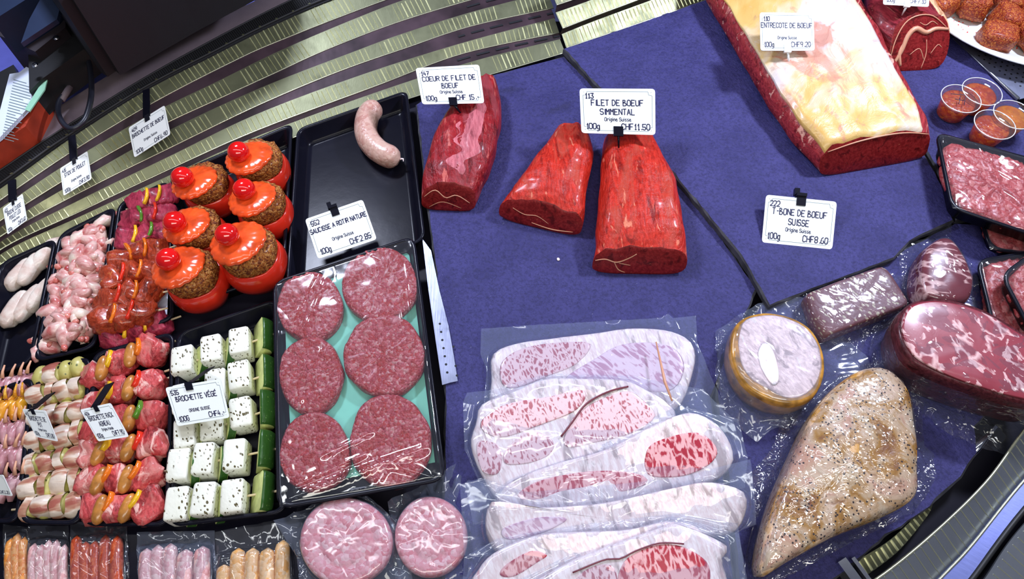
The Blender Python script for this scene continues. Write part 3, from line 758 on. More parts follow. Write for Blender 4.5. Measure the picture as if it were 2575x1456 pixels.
# ------------------------------------------------------------------ trays
def inset(quad, d, r):
    """the polygon moved inwards by d, corners rounded"""
    n = len(quad); c = sum(quad, Vector()) / n; L_ = []
    for i in range(n):
        a, b = quad[i], quad[(i + 1) % n]; t = (b - a).normalized(); nr = Vector((-t.y, t.x, 0))
        if nr.dot(c - a) < 0: nr = -nr
        L_.append((a + nr * d, t))
    out = []
    for i in range(n):
        (a, t), (b, u) = L_[i - 1], L_[i]
        den = t.x * u.y - t.y * u.x; k = ((b.x - a.x) * u.y - (b.y - a.y) * u.x) / den
        out.append(a + t * k)
    return roundpoly(out, max(r - d * .6, .004), 6)
def tray(name, label, quad, rim, floor, r=.018, m='black', wall=.016, ridge=True, group=None, kind='tray', tilt=None):
    pts = [P(x, y, rim) for x, y in quad]
    pts = [Vector((p.x, p.y, 0)) for p in pts]
    c = sum(pts, Vector()) / len(pts)
    R = inset(pts, 0, r); n = len(R)
    prof = [(.004, -.004), (0, -.003), (0, 0), (.0015, .0006), (.0045, .0006), (.006, -.002), (wall * .7, floor - rim + .005), (wall, floor - rim + .0008), (wall + .004, floor - rim)]
    V = []
    for d, dz in prof:
        V += [p + Vector((0, 0, rim + dz)) for p in inset(pts, d, r)]
    # underside
    rows = len(prof); F = ringfaces(rows, n); k = (rows - 1) * n
    V.append(c + Vector((0, 0, floor))); F += [(k + i, k + (i + 1) % n, len(V) - 1) for i in range(n)]
    b = len(V)
    V += [p + Vector((0, 0, rim - .004)) for p in inset(pts, .005, r)] + [p + Vector((0, 0, floor - .002)) for p in inset(pts, wall * .75, r)]
    F += [(i, (i + 1) % n, b + (i + 1) % n, b + i) for i in range(n)]
    F += [(b + i, b + (i + 1) % n, b + n + (i + 1) % n, b + n + i) for i in range(n)]
    F.append(tuple(reversed(range(b + n, b + 2 * n))))
    t = thing(name, label, kind, (c.x, c.y, floor - .002), group)
    o = part('tray_body', V, F, M[m], t); fixn(o.data)
    o.data.polygons.foreach_set('use_smooth', [len(f.vertices) == 4 for f in o.data.polygons])
    return t, [Vector(tuple(p)) for p in pts]
RZ = .006; FZ = -.024     # rims a little above the slates, floors on the deck
tray('deli_tray', 'black tray holding one curved raw sausage beside the left slate', [(746, 324), (1024, 226), (1070, 602), (716, 745)], RZ, FZ)
tray('deli_tray', 'black tray holding six stuffed tomatoes', [(428, 440), (736, 308), (716, 686), (436, 780)], RZ + .002, FZ)
tray('deli_tray', 'black tray of raw and marinated beef skewers left of the stuffed tomatoes', [(297, 510), (424, 452), (438, 802), (244, 862)], RZ, FZ)
tray('deli_tray', 'black tray heaped with pink chicken joints', [(148, 588), (292, 516), (240, 874), (82, 912)], RZ, FZ)
tray('deli_tray', 'black tray of pale chicken fillets at the left edge', [(0, 660), (143, 596), (78, 912), (-75, 965)], RZ, FZ)
tray('deli_tray', 'black tray of herb cheese and courgette skewers', [(444, 836), (700, 748), (722, 1290), (424, 1326)], RZ, FZ)
tray('deli_tray', 'black tray of red meat, pepper and sausage skewers', [(232, 888), (438, 832), (424, 1324), (204, 1322)], RZ, FZ)
tray('deli_tray', 'black tray of bacon-wrapped potato skewers', [(92, 940), (228, 892), (204, 1320), (48, 1318)], RZ, FZ)
tray('deli_tray', 'black tray of chicken wing skewers, leftmost of the front row', [(-110, 1010), (86, 944), (46, 1316), (-150, 1312)], RZ, FZ)
V, F = box_vf(*P(200, 1420, -.020), .62, .15, .006); 
o = part('black_liner', V, F, M['black'], None, False, loc=P(200, 1420, -.023)); tag(o, 'glossy black liner board under the row of sealed sausage packs', 'board')

# single sausage
zc = FZ + .020
pth = [P(x, y, zc) for x, y in catmull([(953, 262), (926, 290), (920, 330), (934, 362), (965, 388), (1006, 400)], 34, False)]
t = thing('raw_sausage', 'single curved pale raw sausage lying in the black tray', 'sausage', (pth[17].x, pth[17].y, FZ))
tube('casing', pth, sausage_r(34, .0195, .28), M['sausage'], t, 20, noisea=.0008, nscale=70)
e = pth[-1]; tube('casing_tip', [e, e + Vector((.006, -.003, .004)), e + Vector((.007, -.010, .006))], [.0022, .0012, .0005], M['fatwhite'], t, 6)

# burger tray
BR = .030; BF = .012
t, q = tray('burger_tray', 'film-wrapped black tray of six burger patties on a mint sheet', [(686, 708), (1042, 592), (1122, 1208), (696, 1282)], BR, BF, r=.02, wall=.012)
w = [P(x, y, BF + .001) for x, y in [(712, 742), (1040, 630), (1108, 1160), (738, 1226)]]
o = prism('mint_liner', [(p.x, p.y) for p in roundpoly(w, .006, 3)], BF + .0003, BF + .001, M['mint'], t)
pat = [((780, 772, 84, 88), 'back left'), ((955, 718, 97, 94), 'back right'), ((782, 945, 81, 97), 'middle left'), ((967, 895, 104, 103), 'middle right'), ((792, 1138, 90, 103), 'front left'), ((981, 1110, 104, 118), 'front right')]
for (cx, cy, rx, ry), nm in pat:
    ol = [(cx + rx * math.cos(a) * (1 + .02 * math.sin(3 * a + cx)), cy + ry * math.sin(a) * (1 + .02 * math.cos(2 * a + cy))) for a in np.linspace(0, 2 * math.pi, 14)[:-1]]
    o, _, c = pillow('burger_patty', ol, .017, M['ground'], None, rough=.0026, nscale=210, n=90, z=BF + .0015, pxz=.010, wob=.002, loc=None,
        prof=[(.95, 0), (.99, .15), (1.0, .45), (.985, .72), (.96, .88), (.92, .97), (.86, 1), (.78, 1), (.7, .99), (.6, .98), (.5, .97), (.4, .97), (.3, .97), (.2, .97), (.1, .97)])
    o.data.transform(Matrix.Translation(-c)); o.location = c
    tag(o, 'raw minced beef patty in the wrapped tray, %s one' % nm, 'burger patty')
def sheet(name, quad, z, sag, m, parent, nx=40, ny=40, rough=.0006, edge=0.0, ns=35, creases=()):
    V = []
    q = [Vector(tuple(p)) for p in quad]
    for j in range(ny + 1):
        for i in range(nx + 1):
            u, v = i / nx, j / ny
            p = q[0] * (1 - u) * (1 - v) + q[1] * u * (1 - v) + q[2] * u * v + q[3] * (1 - u) * v
            e = min(u, 1 - u, v, 1 - v)
            zz = z + rough * nz(p, ns) * min(1, e * 8) - sag * min(1, e * 6)
            for (u0, v0, u1, v1, am, wd) in creases:
                du, dv = u1 - u0, v1 - v0; L2 = du * du + dv * dv; tt = ((u - u0) * du + (v - v0) * dv) / L2
                dd = abs((u - u0) * dv - (v - v0) * du) / L2 ** .5
                if 0 < tt < 1 and dd < wd * 3: zz += am * math.sin(math.pi * tt) ** .5 * math.exp(-(dd / wd) ** 2)
            if e == 0: zz -= edge
            V.append(Vector((p.x, p.y, zz)))
    F = [(j * (nx + 1) + i, j * (nx + 1) + i + 1, (j + 1) * (nx + 1) + i + 1, (j + 1) * (nx + 1) + i) for j in range(ny) for i in range(nx)]
    return part(name, V, F, m, parent)
sheet('cling_film', [P(x, y, BR + .001) for x, y in [(691, 714), (1037, 600), (1115, 1202), (702, 1275)]], BR + .0022, 0, M['film'], t, 110, 150, rough=.0012, edge=.003, creases=[(.32, .02, .08, .30, .0036, .012), (.36, .05, .16, .34, .0014, .008), (.30, .38, .16, .60, .0020, .010), (.05, .98, .95, .88, .005, .018), (.10, .93, .55, .86, .0022, .010), (.62, .90, .93, .99, .002, .012), (.93, .1, .95, .85, .0016, .010), (.86, .3, .89, .9, .0014, .006), (.25, .84, .62, .78, .0016, .012), (.02, .2, .03, .9, .0016, .008)] + [(.1 + .04 * i, .97, .12 + .045 * i, .90, .0012, .006) for i in range(14)])

# ------------------------------------------------------------------ stuffed tomatoes
toms = [((597, 383), (620, 396), (655, 425), 1.0, 'back right'), ((455, 447), (482, 458), (522, 478), .95, 'back left'), ((612, 475), (628, 498), (662, 530), .98, 'middle right'),
        ((436, 560), (462, 566), (502, 590), .95, 'middle left'), ((568, 590), (592, 606), (634, 655), 1.1, 'front right'), ((420, 652), (440, 668), (492, 705), 1.02, 'front left')]
for (ch, ld, bd, s, nm) in toms:
    b0 = P(bd[0] + 8, bd[1] + 8, FZ + .035); R_ = .043 * s
    base = Vector((b0.x, b0.y, FZ))
    t = thing('stuffed_tomato', 'stuffed tomato with a lid and a cherry tomato on top, %s of six' % nm, 'tomato', base)
    def lathe(name, prof, m, parent, c, n=40, lob=0, tilt=(0, 0), rg=0, ns=200, cap=True, lobn=5):
        V = []
        for r, z in prof:
            for i in range(n):
                a = 2 * math.pi * i / n
                k = 1 + lob * (math.cos(5 * a + s * 9) if lobn == 5 else abs(math.sin(lobn * a / 2 + s * 9)) + .5 * math.sin(3 * a))
                p = Vector((r * k * math.cos(a), r * k * math.sin(a), z))
                if rg: p += Vector((math.cos(a), math.sin(a), .6)) * rg * nz(p + Vector((s, 0, 0)), ns)
                p.z += tilt[0] * p.x + tilt[1] * p.y
                V.append(c + p)
        F = ringfaces(len(prof), n)
        if cap: F += [tuple(reversed(range(n))), tuple(range((len(prof) - 1) * n, len(prof) * n))]
        o = part(name, V, F, m, parent); fixn(o.data); return o
    P_ = [(.35, 0), (.62, .02), (.86, .22), (.98, .55), (1.0, .82), (.95, 1.08), (.87, 1.22), (.84, 1.235), (.80, 1.20), (.74, 1.1)]
    lathe('tomato_body', [(r * R_, z * R_) for r, z in P_], M['tomato'], t, base, 44, .018)
    P2 = [(.79, 1.12), (.84, 1.30), (.86, 1.50), (.84, 1.68), (.76, 1.80), (.6, 1.86), (.3, 1.88)]
    lathe('stuffing', [(r * R_, z * R_) for r, z in P2], M['stuffing'], t, base, 60, .02, rg=.004)
    tl = (.10, -.12)
    pl = P(ld[0], ld[1], FZ + 2.0 * R_)
    lc = Vector((pl.x, pl.y, FZ + 1.86 * R_)); lc.x = lerp(base.x, lc.x, .8); lc.y = lerp(base.y, lc.y, .8)
    P3 = [(.76, -.02), (.82, .02), (.83, .07), (.79, .13), (.66, .20), (.48, .245), (.30, .255), (.14, .235)]
    lathe('tomato_lid', [(r * R_, z * R_) for r, z in P3], M['tomatolid'], t, lc, 84, .055, tl, rg=.0012, ns=90, lobn=18)
    pc = P(ch[0], ch[1], FZ + 2.36 * R_); cz = FZ + 2.36 * R_
    me = blob('cherry', M['cherry'], (.0165, .0165, .0155), 1, .02, 1.5, s, 3)
    cc = Vector((lerp(lc.x, pc.x, .85), lerp(lc.y, pc.y, .85), cz))
    obj('cherry_tomato', me, t, cc)
    tube('pick', [cc - Vector((0, 0, .004)), lc - Vector((0, 0, .01))], .001, M['stick'], t, 6)

# ------------------------------------------------------------------ skewers
cheese_me = [blob('cheese', M['cheese'], (.5, .5, .5), .22, .03, 2, i, 3) for i in range(3)]
def zslice(name, w, thick, hh, cutside=False):
    """half-moon courgette slab: x thickness, y length, z height"""
    n = 20; prof = [(math.cos(a), math.sin(a)) for a in np.linspace(0, math.pi, n)]
    V = []; 
    for x in (-.5, -.42, .42, .5):
        k = .94 if abs(x) == .5 else 1
        for (c, s_) in prof: V.append((x, c * .5 * k, s_ * k - .45))
    F = [(r * n + i, r * n + i + 1, (r + 1) * n + i + 1, (r + 1) * n + i) for r in range(3) for i in range(n - 1)]
    mi = [0 if r in (0, 2) else 1 for r in range(3) for i in range(n - 1)]
    F += [tuple(range(n)), tuple(reversed(range(3 * n, 4 * n)))]; mi += [0, 0]
    F += [(0, n, 2 * n, 3 * n), (n - 1, 4 * n - 1, 3 * n - 1, 2 * n - 1)] ; mi += [0, 0]
    F.append((0, 3 * n, 4 * n - 1, n - 1)) if False else None
    me = mesh(name, V, F, [M['zflesh'], M['zskin']], False, mi); fixn(me)
    return me
z_me = zslice('courgette', 1, 1, 1)
zhalf_me = None
def half_cyl():
    # the large end piece: a thick half courgette, skin outwards to the right
    n = 18; V = []; rows = []
    for y, k in ((-.5, .80), (-.44, .97), (-.2, 1), (.2, 1), (.44, .97), (.5, .80)):
        for a in np.linspace(-math.pi / 2, math.pi / 2, n): V.append((math.cos(a) * k - .35, y, math.sin(a) * .5 * k))
    F = [(r * n + i, r * n + i + 1, (r + 1) * n + i + 1, (r + 1) * n + i) for r in range(5) for i in range(n - 1)]; mi = [1] * len(F)
    F += [tuple(range(n)), tuple(reversed(range(5 * n, 6 * n)))]; mi += [0, 0]
    for r in range(5): F.append((r * n, (r + 1) * n, (r + 2) * n - 1, (r + 1) * n - 1)); mi.append(0)
    me = mesh('courgette_end', V, F, [M['zflesh'], M['zskin']], True, mi); fixn(me); return me
zend_me = half_cyl()
ords = ['farthest', 'second', 'third', 'fourth', 'fifth', 'sixth', 'seventh', 'eighth']
rows = [[(463, 910), (536, 884), (605, 864), (652, 846)], [(466, 1006), (545, 968), (604, 948), (655, 940)], [(470, 1094), (536, 1070), (609, 1041), (657, 1030)],
        [(452, 1172), (516, 1157), (592, 1147), (652, 1132)], [(451, 1270), (516, 1258), (588, 1250), (648, 1238)]]
for ri, row in enumerate(rows):
    z = FZ + .021
    pp = [P(x, y, z + .008) for x, y in row]; pp = [Vector((p.x, p.y, z)) for p in pp]
    d = (pp[-1] - pp[0]).normalized(); ang = math.atan2(d.y, d.x)
    t = thing('vegetable_skewer', 'herb cheese and courgette skewer, %s row of that tray' % (ords[ri] if ri < 4 else 'nearest'), 'skewer', (pp[1].x, pp[1].y, FZ))
    a, b = pp[0] - d * .030, pp[-1] + d * .026
    tube('stick', [a, b], .0016, M['stick'], t, 8)
    for k in range(3):
        obj('cheese_cube', cheese_me[(k + ri) % 3], t, pp[k] + Vector((0, 0, rnd(0, .002))), (rnd(-.06, .06), rnd(-.06, .06), ang * .55 + rnd(-.06, .06)), (.028 + rnd(-.001, .002), .043, .037))
        if k < 2:
            m_ = pp[k].lerp(pp[k + 1], .56)
            obj('courgette_slice', z_me, t, m_ - Vector((0, .002, .001)), (0, rnd(.35, .6), ang * .6 + rnd(-.08, .08)), (.0105 + rnd(0, .002), .047, .037))
    obj('courgette_end', zend_me, t, pp[3] + d * .004, (0, .45 + rnd(-.2, .2), ang * .5), (.022, .050, .038))

chunk_me = {k: [blob(k, M[k], (.5, .5, .5), .66, .34, 1.5, i + 1, 3) for i in range(5)] for k in ('porkred', 'rawpurple', 'marinated')}
wurst_me = blob('wurst', M['wurst'], (.17, .42, .17), .85, .05, 1.2, 3, 3)
for k in ('r', 'y', 'o', 'g'): pass
def pep(k):
    V = []; n = 8
    for j in range(n):
        a = -.7 + 1.4 * j / (n - 1)
        for dx, dz in ((-.09, -.5), (.09, -.5), (.09, .5), (-.09, .5)): V.append((dx + .16 * math.cos(a * 1.8), math.sin(a) * .72, dz * (1 - .35 * abs(a))))
    F = ringfaces(n, 4) + [(3, 2, 1, 0), tuple(range(4 * n - 4, 4 * n))]
    me = mesh('pepper', V, F, M[k]); fixn(me); return me
pep_me = {k: pep(k) for k in ('pepr', 'pepy', 'pepo', 'pepg')}
rows = [[(237, 945), (306, 905), (378, 880)], [(240, 1022), (303, 985), (375, 965)], [(238, 1088), (300, 1055), (382, 1046)],
        [(235, 1140), (297, 1128), (381, 1120)], [(233, 1208), (298, 1206), (368, 1197)], [(236, 1278), (300, 1278), (370, 1270)]]
seqs = ['yo', 'yr', 'yg', 'yr', 'oo', 'oy']
for ri, row in enumerate(rows):
    z = FZ + .022; pp = [P(x, y, z + .006) for x, y in row]; pp = [Vector((p.x, p.y, z)) for p in pp]
    d = (pp[-1] - pp[0]).normalized(); ang = math.atan2(d.y, d.x)
    t = thing('meat_skewer', 'red meat, brown sausage and pepper skewer, %s row of its tray' % (ords[ri] if ri < 5 else 'nearest'), 'skewer', (pp[1].x, pp[1].y, FZ))
    tube('stick', [pp[0] - d * .026, pp[-1] + d * .034], .0016, M['stick'], t, 8)
    for k in range(3):
        obj('meat_chunk', chunk_me['porkred'][(ri * 3 + k) % 5], t, pp[k], (rnd(-.3, .3), rnd(-.3, .3), rnd(0, 6)), (.034 + (k == 2) * .007, .038 + (k == 2) * .004, .038))
        if k < 2:
            m_ = pp[k].lerp(pp[k + 1], .46)
            obj('sausage_piece', wurst_me, t, m_ + Vector((-.001, -.004, .015)), (.1, 0, ang * .3 - .15 + rnd(-.1, .1)), (.046, .044, .046))
            cc = seqs[ri][k]
            obj('pepper_piece', pep_me['pep' + cc], t, pp[k].lerp(pp[k + 1], .62) + Vector((0, .006, .010)), (rnd(-.2, .2), rnd(-.1, .1), ang * .4 - .25 + rnd(-.15, .15)), (.026, .026, .030))
# beef skewers, raw then marinated
BROW = [([(352, 512), (385, 502), (415, 497)], 'rawpurple', 'raw purple beef cube skewer, farthest in the tray left of the tomatoes'),
        ([(335, 558), (372, 548), (408, 540)], 'rawpurple', 'raw purple beef cube skewer with green pepper, second from the louvres'),
        ([(322, 605), (358, 598), (400, 588)], 'rawpurple', 'raw purple beef cube skewer with yellow pepper just above the marinated ones'),
        ([(305, 655), (345, 640), (385, 630)], 'marinated', 'shiny marinated beef skewer, farthest of the marinated four'),
        ([(288, 700), (330, 692), (375, 685)], 'marinated', 'shiny marinated beef skewer, second of the marinated four'),
        ([(278, 755), (320, 745), (365, 738)], 'marinated', 'shiny marinated beef skewer with a red pepper strip, third of the marinated four'),
        ([(266, 805), (308, 795), (352, 785)], 'marinated', 'shiny marinated beef skewer, nearest of the marinated four'),
        ([(292, 845), (335, 830), (388, 812)], 'rawpurple', 'raw beef skewer with yellow pepper lying lowest at the front of its tray')]
for ri, (row, kind, lab) in enumerate(BROW):
    z = FZ + (.036 if kind == 'marinated' else .026 if ri < 5 else .016)
    pp = [P(x, y, z + .006) for x, y in row]; pp = [Vector((p.x, p.y, z)) for p in pp]
    d = (pp[-1] - pp[0]).normalized(); ang = math.atan2(d.y, d.x)
    t = thing('beef_skewer', lab, 'skewer', (pp[1].x, pp[1].y, FZ), None)
    tube('stick', [pp[0] - d * .024, pp[-1] + d * .036], .0015, M['stick'], t, 8)
    for k in range(3):
        obj('meat_chunk', chunk_me[kind][(ri + k * 2) % 5], t, pp[k], (rnd(-.4, .4), rnd(-.4, .4), rnd(0, 6)), (.038, .042, .038 if kind == 'marinated' else .034))
    for k in range(2):
        cc = ('y', 'g', 'y', 'o', 'r', 'r', 'o', 'y')[ri] if k == 0 else ('y', 'r', 'g', 'o', 'o', 'o', 'r', 'y')[ri]
        obj('pepper_piece', pep_me['pep' + cc], t, pp[k].lerp(pp[k + 1], .5) + Vector((0, .002, .012)), (.1, .3, ang + rnd(-.4, .2)), (.022, .030, .026))
# parchment under the marinated skewers
o = prism('parchment_sheet', [(p[0], p[1]) for p in xy([(385, 700), (424, 690), (420, 792), (360, 806)], FZ + .02)], FZ + .019, FZ + .0198, M['paper'])
tag(o, 'crumpled white parchment piece beside the marinated skewers', 'paper')
V = [(p.x, p.y, p.z) for p in []]

# bacon potato skewers
pot_me = [blob('potato', M['potato'], (.5, .5, .5), 1, .06, 1.5, i, 3) for i in range(2)]
def baconband(seed, w=.30):
    n = 28; V = []
    for j in range(6):
        x = (-w + 2 * w * j / 5)
        for i in range(n):
            a = 2 * math.pi * i / n
            r = .54 * math.sqrt(max(.12, 1 - (x * 1.45) ** 2)) + .03 * mnoise.noise(Vector((x * 4, math.cos(a) * 2, math.sin(a) * 2 + seed)))
            xx = x + .10 * mnoise.noise(Vector((a * .0 + math.cos(a) * 1.3, math.sin(a) * 1.3, seed * 2.0 + x)))
            V.append((xx, r * math.cos(a), r * math.sin(a)))
    F = ringfaces(6, n); return mesh('bacon', V, F, M['bacon'])
bac_me = [baconband(i, w) for i, w in enumerate((.22, .30, .18, .34))]
rows = [(103, 196, 946, 922, 4), (98, 196, 996, 975, 4), (92, 200, 1046, 1030, 4), (88, 196, 1112, 1085, 4), (82, 194, 1168, 1148, 4), (80, 192, 1226, 1206, 4), (74, 190, 1276, 1266, 4)]
for ri, (x0, x1, y0, y1, nn) in enumerate(rows):
    z = FZ + .021
    a, b = P(x0, y0, z + .004), P(x1, y1, z + .004); a.z = b.z = z
    d = (b - a).normalized(); ang = math.atan2(d.y, d.x)
    t = thing('potato_skewer', ('baby potato skewer showing whole green-yellow potatoes, farthest row' if ri == 0 else 'bacon-wrapped potato skewer, %s row of its tray' % (ords[ri] if ri < 6 else 'nearest')), 'skewer', (a.x, a.y, FZ))
    tube('stick', [a - d * .024, b + d * .026], .0014, M['stick'], t, 8)
    for k in range(nn):
        p = a.lerp(b, k / (nn - 1)); s = .026 + rnd(-.001, .002)
        po = obj('potato', pot_me[k % 2], t, p, (0, 0, ang + rnd(-.2, .2)), (s * .92, s * 1.25, s))
        if ri > 0 or k in (1,):
            obj('bacon_wrap', bac_me[(ri + k) % 4], t, p, (rnd(0, 6), rnd(-.1, .1), ang + rnd(-.25, .25)), (s * 1.15, s * 1.34, s * 1.06))

# ------------------------------------------------------------------ chicken
def wing_mesh(name, m, seed):
    r1 = tube_vf([(-.5, 0, 0), (-.3, .03, .02), (0, .05, .03), (.25, 0, .0), (.42, -.06, -.02), (.5, -.1, 0)], [.08, .20, .27, .20, .09, .12], 12, .05, 3)
    r2 = tube_vf([(.1, .05, 0), (.1, .3, .03), (.02, .5, .02), (-.08, .62, 0)], [.15, .16, .11, .05], 10, .04, 3)
    V, F = join([r1, r2]); V = [Vector(v) + Vector((.06, .06, .05)) * mnoise.noise(Vector(v) * 3 + Vector((seed, 0, 0))) for v in V]
    me = mesh(name, V, F, m); fixn(me); return me
j_me = [wing_mesh('joint', M['chicken'], i * 3) for i in range(4)]
tip_me = blob('tip', M['chickenred'], (.5, .5, .5), 1, .25, 1.6, 3, 2)
random.seed(11); pile = []
q = [(160, 614), (280, 546), (228, 842), (108, 876)]
for j in range(11):
    for i in range(4):
        u = (i + .5 + rnd(-.28, .28)) / 4; v = (j + .5 + rnd(-.25, .25)) / 11
        x = q[0][0] * (1 - u) * (1 - v) + q[1][0] * u * (1 - v) + q[2][0] * u * v + q[3][0] * (1 - u) * v
        y = q[0][1] * (1 - u) * (1 - v) + q[1][1] * u * (1 - v) + q[2][1] * u * v + q[3][1] * (1 - u) * v
        pile.append((x, y, FZ + .016 + .010 * math.sin(math.pi * u) + rnd(0, .006)))
for i, (x, y, z) in enumerate(pile):
    p = P(x, y, z)
    t = thing('chicken_joint', 'small pink and cream chicken wing joint in the heaped tray', 'chicken', (p.x, p.y, z - .010), 'heaped pink chicken joints')
    s = rnd(.034, .046); rz = rnd(0, 6.28)
    obj('flesh', j_me[i % 4], t, p, (rnd(-.5, .5), rnd(-.5, .5), rz), s)
    obj('bone_tip', tip_me, t, p + Vector((math.cos(rz), math.sin(rz), .15)) * s * .48, (0, 0, rz), (.011, .009, .008))
for i, (x, y, a, l, w_, nm) in enumerate([(52, 688, .22, .056, .022, 'far left'), (82, 672, .15, .060, .023, 'far middle'), (119, 640, .30, .062, .024, 'far right'), (40, 778, .10, .056, .024, 'near left'), (74, 762, .2, .058, .024, 'near middle'), (102, 742, .2, .056, .022, 'near right')]):
    z = FZ + .014; p = P(x, y, z)
    me = blob('fillet', M['fillet'], (w_ / 2 * 1.0, l / 2 * 1.12, .013), .8, .12, 1.5, i, 3)
    o = obj('chicken_fillet', me, None, p, (0, 0, -a - .12)); tag(o, 'pale raw chicken fillet in the left-edge tray, %s of six' % nm, 'chicken')
wg = [wing_mesh('wing', M['wing'], i * 5 + 1) for i in range(3)]; wgy = [wing_mesh('wing', M['wingy'], i * 5 + 2) for i in range(2)]
fing = tube_vf([(0, 0, 0), (0, .5, .05), (.05, 1, 0)], [.16, .10, .06], 8)
fing_me = mesh('finger', *fing, M['bone'])
fingy_me = mesh('finger', *fing, M['wingy'])
for ri, (y0, glaze, lab) in enumerate([(975, 0, 'plain pink chicken wing skewer behind the glazed one'), (1035, 1, 'orange glazed chicken wing skewer at the left edge'), (1095, 0, 'plain pink chicken wing skewer just below the glazed one'), (1160, 0, 'plain pink chicken wing skewer with upright tips beside the cut-off price card'), (1232, 0, 'plain pink chicken wing skewer, nearest at the left edge')]):
    xs = [-30, -6, 18, 42, 62] if ri else [10, 32, 54, 72]
    z = FZ + .020
    c = P(xs[2], y0, z); t = thing('wing_skewer', lab, 'skewer', (c.x, c.y, FZ))
    a, b = P(xs[0], y0 + 4, z), P(xs[-1] + 14, y0 - 22, z); tube('stick', [a, b], .0014, M['stick'], t, 8)
    for k, x in enumerate(xs):
        p = P(x, y0 - k * 4, z)
        obj('wing', (wgy if glaze else wg)[k % 2], t, p, (rnd(-.3, .3), rnd(-.2, .2), 1.55 + rnd(-.25, .25)), (.040, .026, .040))
        obj('wing_tip', fingy_me if glaze else fing_me, t, p + Vector((0, .010, .010)), (.35, 0, rnd(-.25, .25)), .018)

me = blob('crumb', M['fatwhite'], (.0022, .0030, .0012), 1, .3, 2, 4, 2)
tag(obj('fat_crumb', me, None, P(1404, 652, .0008), (0, 0, .4)), 'tiny white crumb on the bare slate below the short filet', 'crumb')

# ------------------------------------------------------------------ sealed packs
def polar(outline, c, angs):
    """radius of a polygon (world xy) seen from c at given angles"""
    pts = [(p[0] - c[0], p[1] - c[1]) for p in outline]; n = len(pts); out = []
    for a in angs:
        dx, dy = math.cos(a), math.sin(a); best = 0
        for i in range(n):
            x1, y1 = pts[i]; x2, y2 = pts[(i + 1) % n]
            ex, ey = x2 - x1, y2 - y1; den = dx * ey - dy * ex
            if abs(den) < 1e-12: continue
            t = (x1 * ey - y1 * ex) / den; s = (x1 * dy - y1 * dx) / den
            if t > 0 and -1e-9 <= s <= 1 + 1e-9: best = max(best, t)
        out.append(best)
    return out
def bag(name, meat_o, meat_c, h, bag_px, m, parent, zfn=None, zb=0.0, flange=.004, wav=.003, dome=0, wob=.0015, seed=0, pull=1.0):
    zf = zfn or (lambda x, y: zb)
    B = [P(x, y, zf(x, y) + flange) for x, y in bag_px]
    Bz = [zf(x, y) for x, y in bag_px]
    c = meat_c
    ang = list(np.linspace(-math.pi, math.pi, 120, endpoint=False)) + [math.atan2(b.y - c.y, b.x - c.x) for b in B]
    ang = sorted(set(round(a, 5) for a in ang))
    rm = polar([(p.x, p.y) for p in meat_o], c, ang); rb = polar([(p.x, p.y) for p in B], c, ang)
    rb = [max(b, a * 1.02) for a, b in zip(rm, rb)]
    def basez(a, r):    # base height by direction: nearest outline points
        q = Vector((c.x + math.cos(a) * r, c.y + math.sin(a) * r)); ws = zz = 0
        for o in meat_o[::4]:
            w = 1 / ((o.x - q.x) ** 2 + (o.y - q.y) ** 2 + 1e-4); ws += w; zz += w * o.z
        return zz / ws
    n = len(ang); V = []; rows = 0
    for s, k in ((.12, 1), (.3, 1), (.45, 1), (.6, 1), (.72, 1), (.82, 1), (.90, .98), (.96, .9), (1.0, .72), (1.03, .45)):
        for a, r in zip(ang, rm):
            x, y = c.x + math.cos(a) * r * s, c.y + math.sin(a) * r * s
            bz = c.z * (1 - s) + basez(a, r * s) * s if s < 1 else basez(a, r)
            z = bz + h * k + .0016 + (dome * max(0, 1 - s * s) if k > .5 else 0) + wob * abs(nz((x + seed, y, 0), 60))
            V.append(Vector((x, y, z)))
        rows += 1
    for q in (.08, .25, .5, .75, 1.0):
        for a, r, b in zip(ang, rm, rb):
            rr = lerp(r * 1.03, max(b, r * 1.05), q)
            x, y = c.x + math.cos(a) * rr, c.y + math.sin(a) * rr
            bz = basez(a, rr)
            fold = nz((math.cos(a) * .9 + seed, math.sin(a) * .9, q * .3), 9)
            z = bz + flange + (h * .35 - flange) * max(0, 1 - q * 2.6) ** 2 * pull + wav * fold * min(1, q * 2) + wav * .5 * nz((x, y, seed), 30)
            V.append(Vector((x, y, max(z, bz + .0008))))
        rows += 1
    ctr = len(V); V.append(Vector((c.x, c.y, c.z + h + dome + .0016)))
    F = ringfaces(rows, n) + [((i + 1) % n, i, ctr) for i in range(n)]
    o = part(name, V, F, m, parent); fixn(o.data); return o
def vac(label, cat, name, meat_px, bag_px, h, meat_m, film_m=None, z=0.0, zfn=None, meat_name='meat', leans=(), flange=.004, wav=.003, rough=.001, dome=0, base=None, group=None, extra=None, prof=PROF, wob=.0, seed=0, pxz=None, filmwob=.0015, nscale=60):
    zf = zfn or (lambda x, y: z)
    mx = sum(p[0] for p in meat_px) / len(meat_px); my = sum(p[1] for p in meat_px) / len(meat_px)
    b = P(mx, my, zf(mx, my)); t = thing(name, label, cat, (b.x, b.y, z), group)
    o, O, c = pillow(meat_name, meat_px, h, meat_m, t, rough=rough, dome=dome, zfn=zf, prof=prof, wob=wob, pxz=pxz, nscale=nscale)
    for i, (lp, lm, nm) in enumerate(leans):
        pillow(nm, lp, .0012, lm, t, rough=.0003, zfn=lambda x, y: zf(x, y) + h * .98 + dome * .6, pxz=0, prof=[(.97, 0), (1, .3), (.98, .8), (.9, 1), (.6, 1), (.3, 1)], n=48)
    if extra: extra(t, zf, h)
    bag('film', O, c, h, bag_px, film_m or M['bag'], t, zfn=zf, zb=z, flange=flange, wav=wav, dome=dome, seed=seed, wob=filmwob)
    return t, o, c
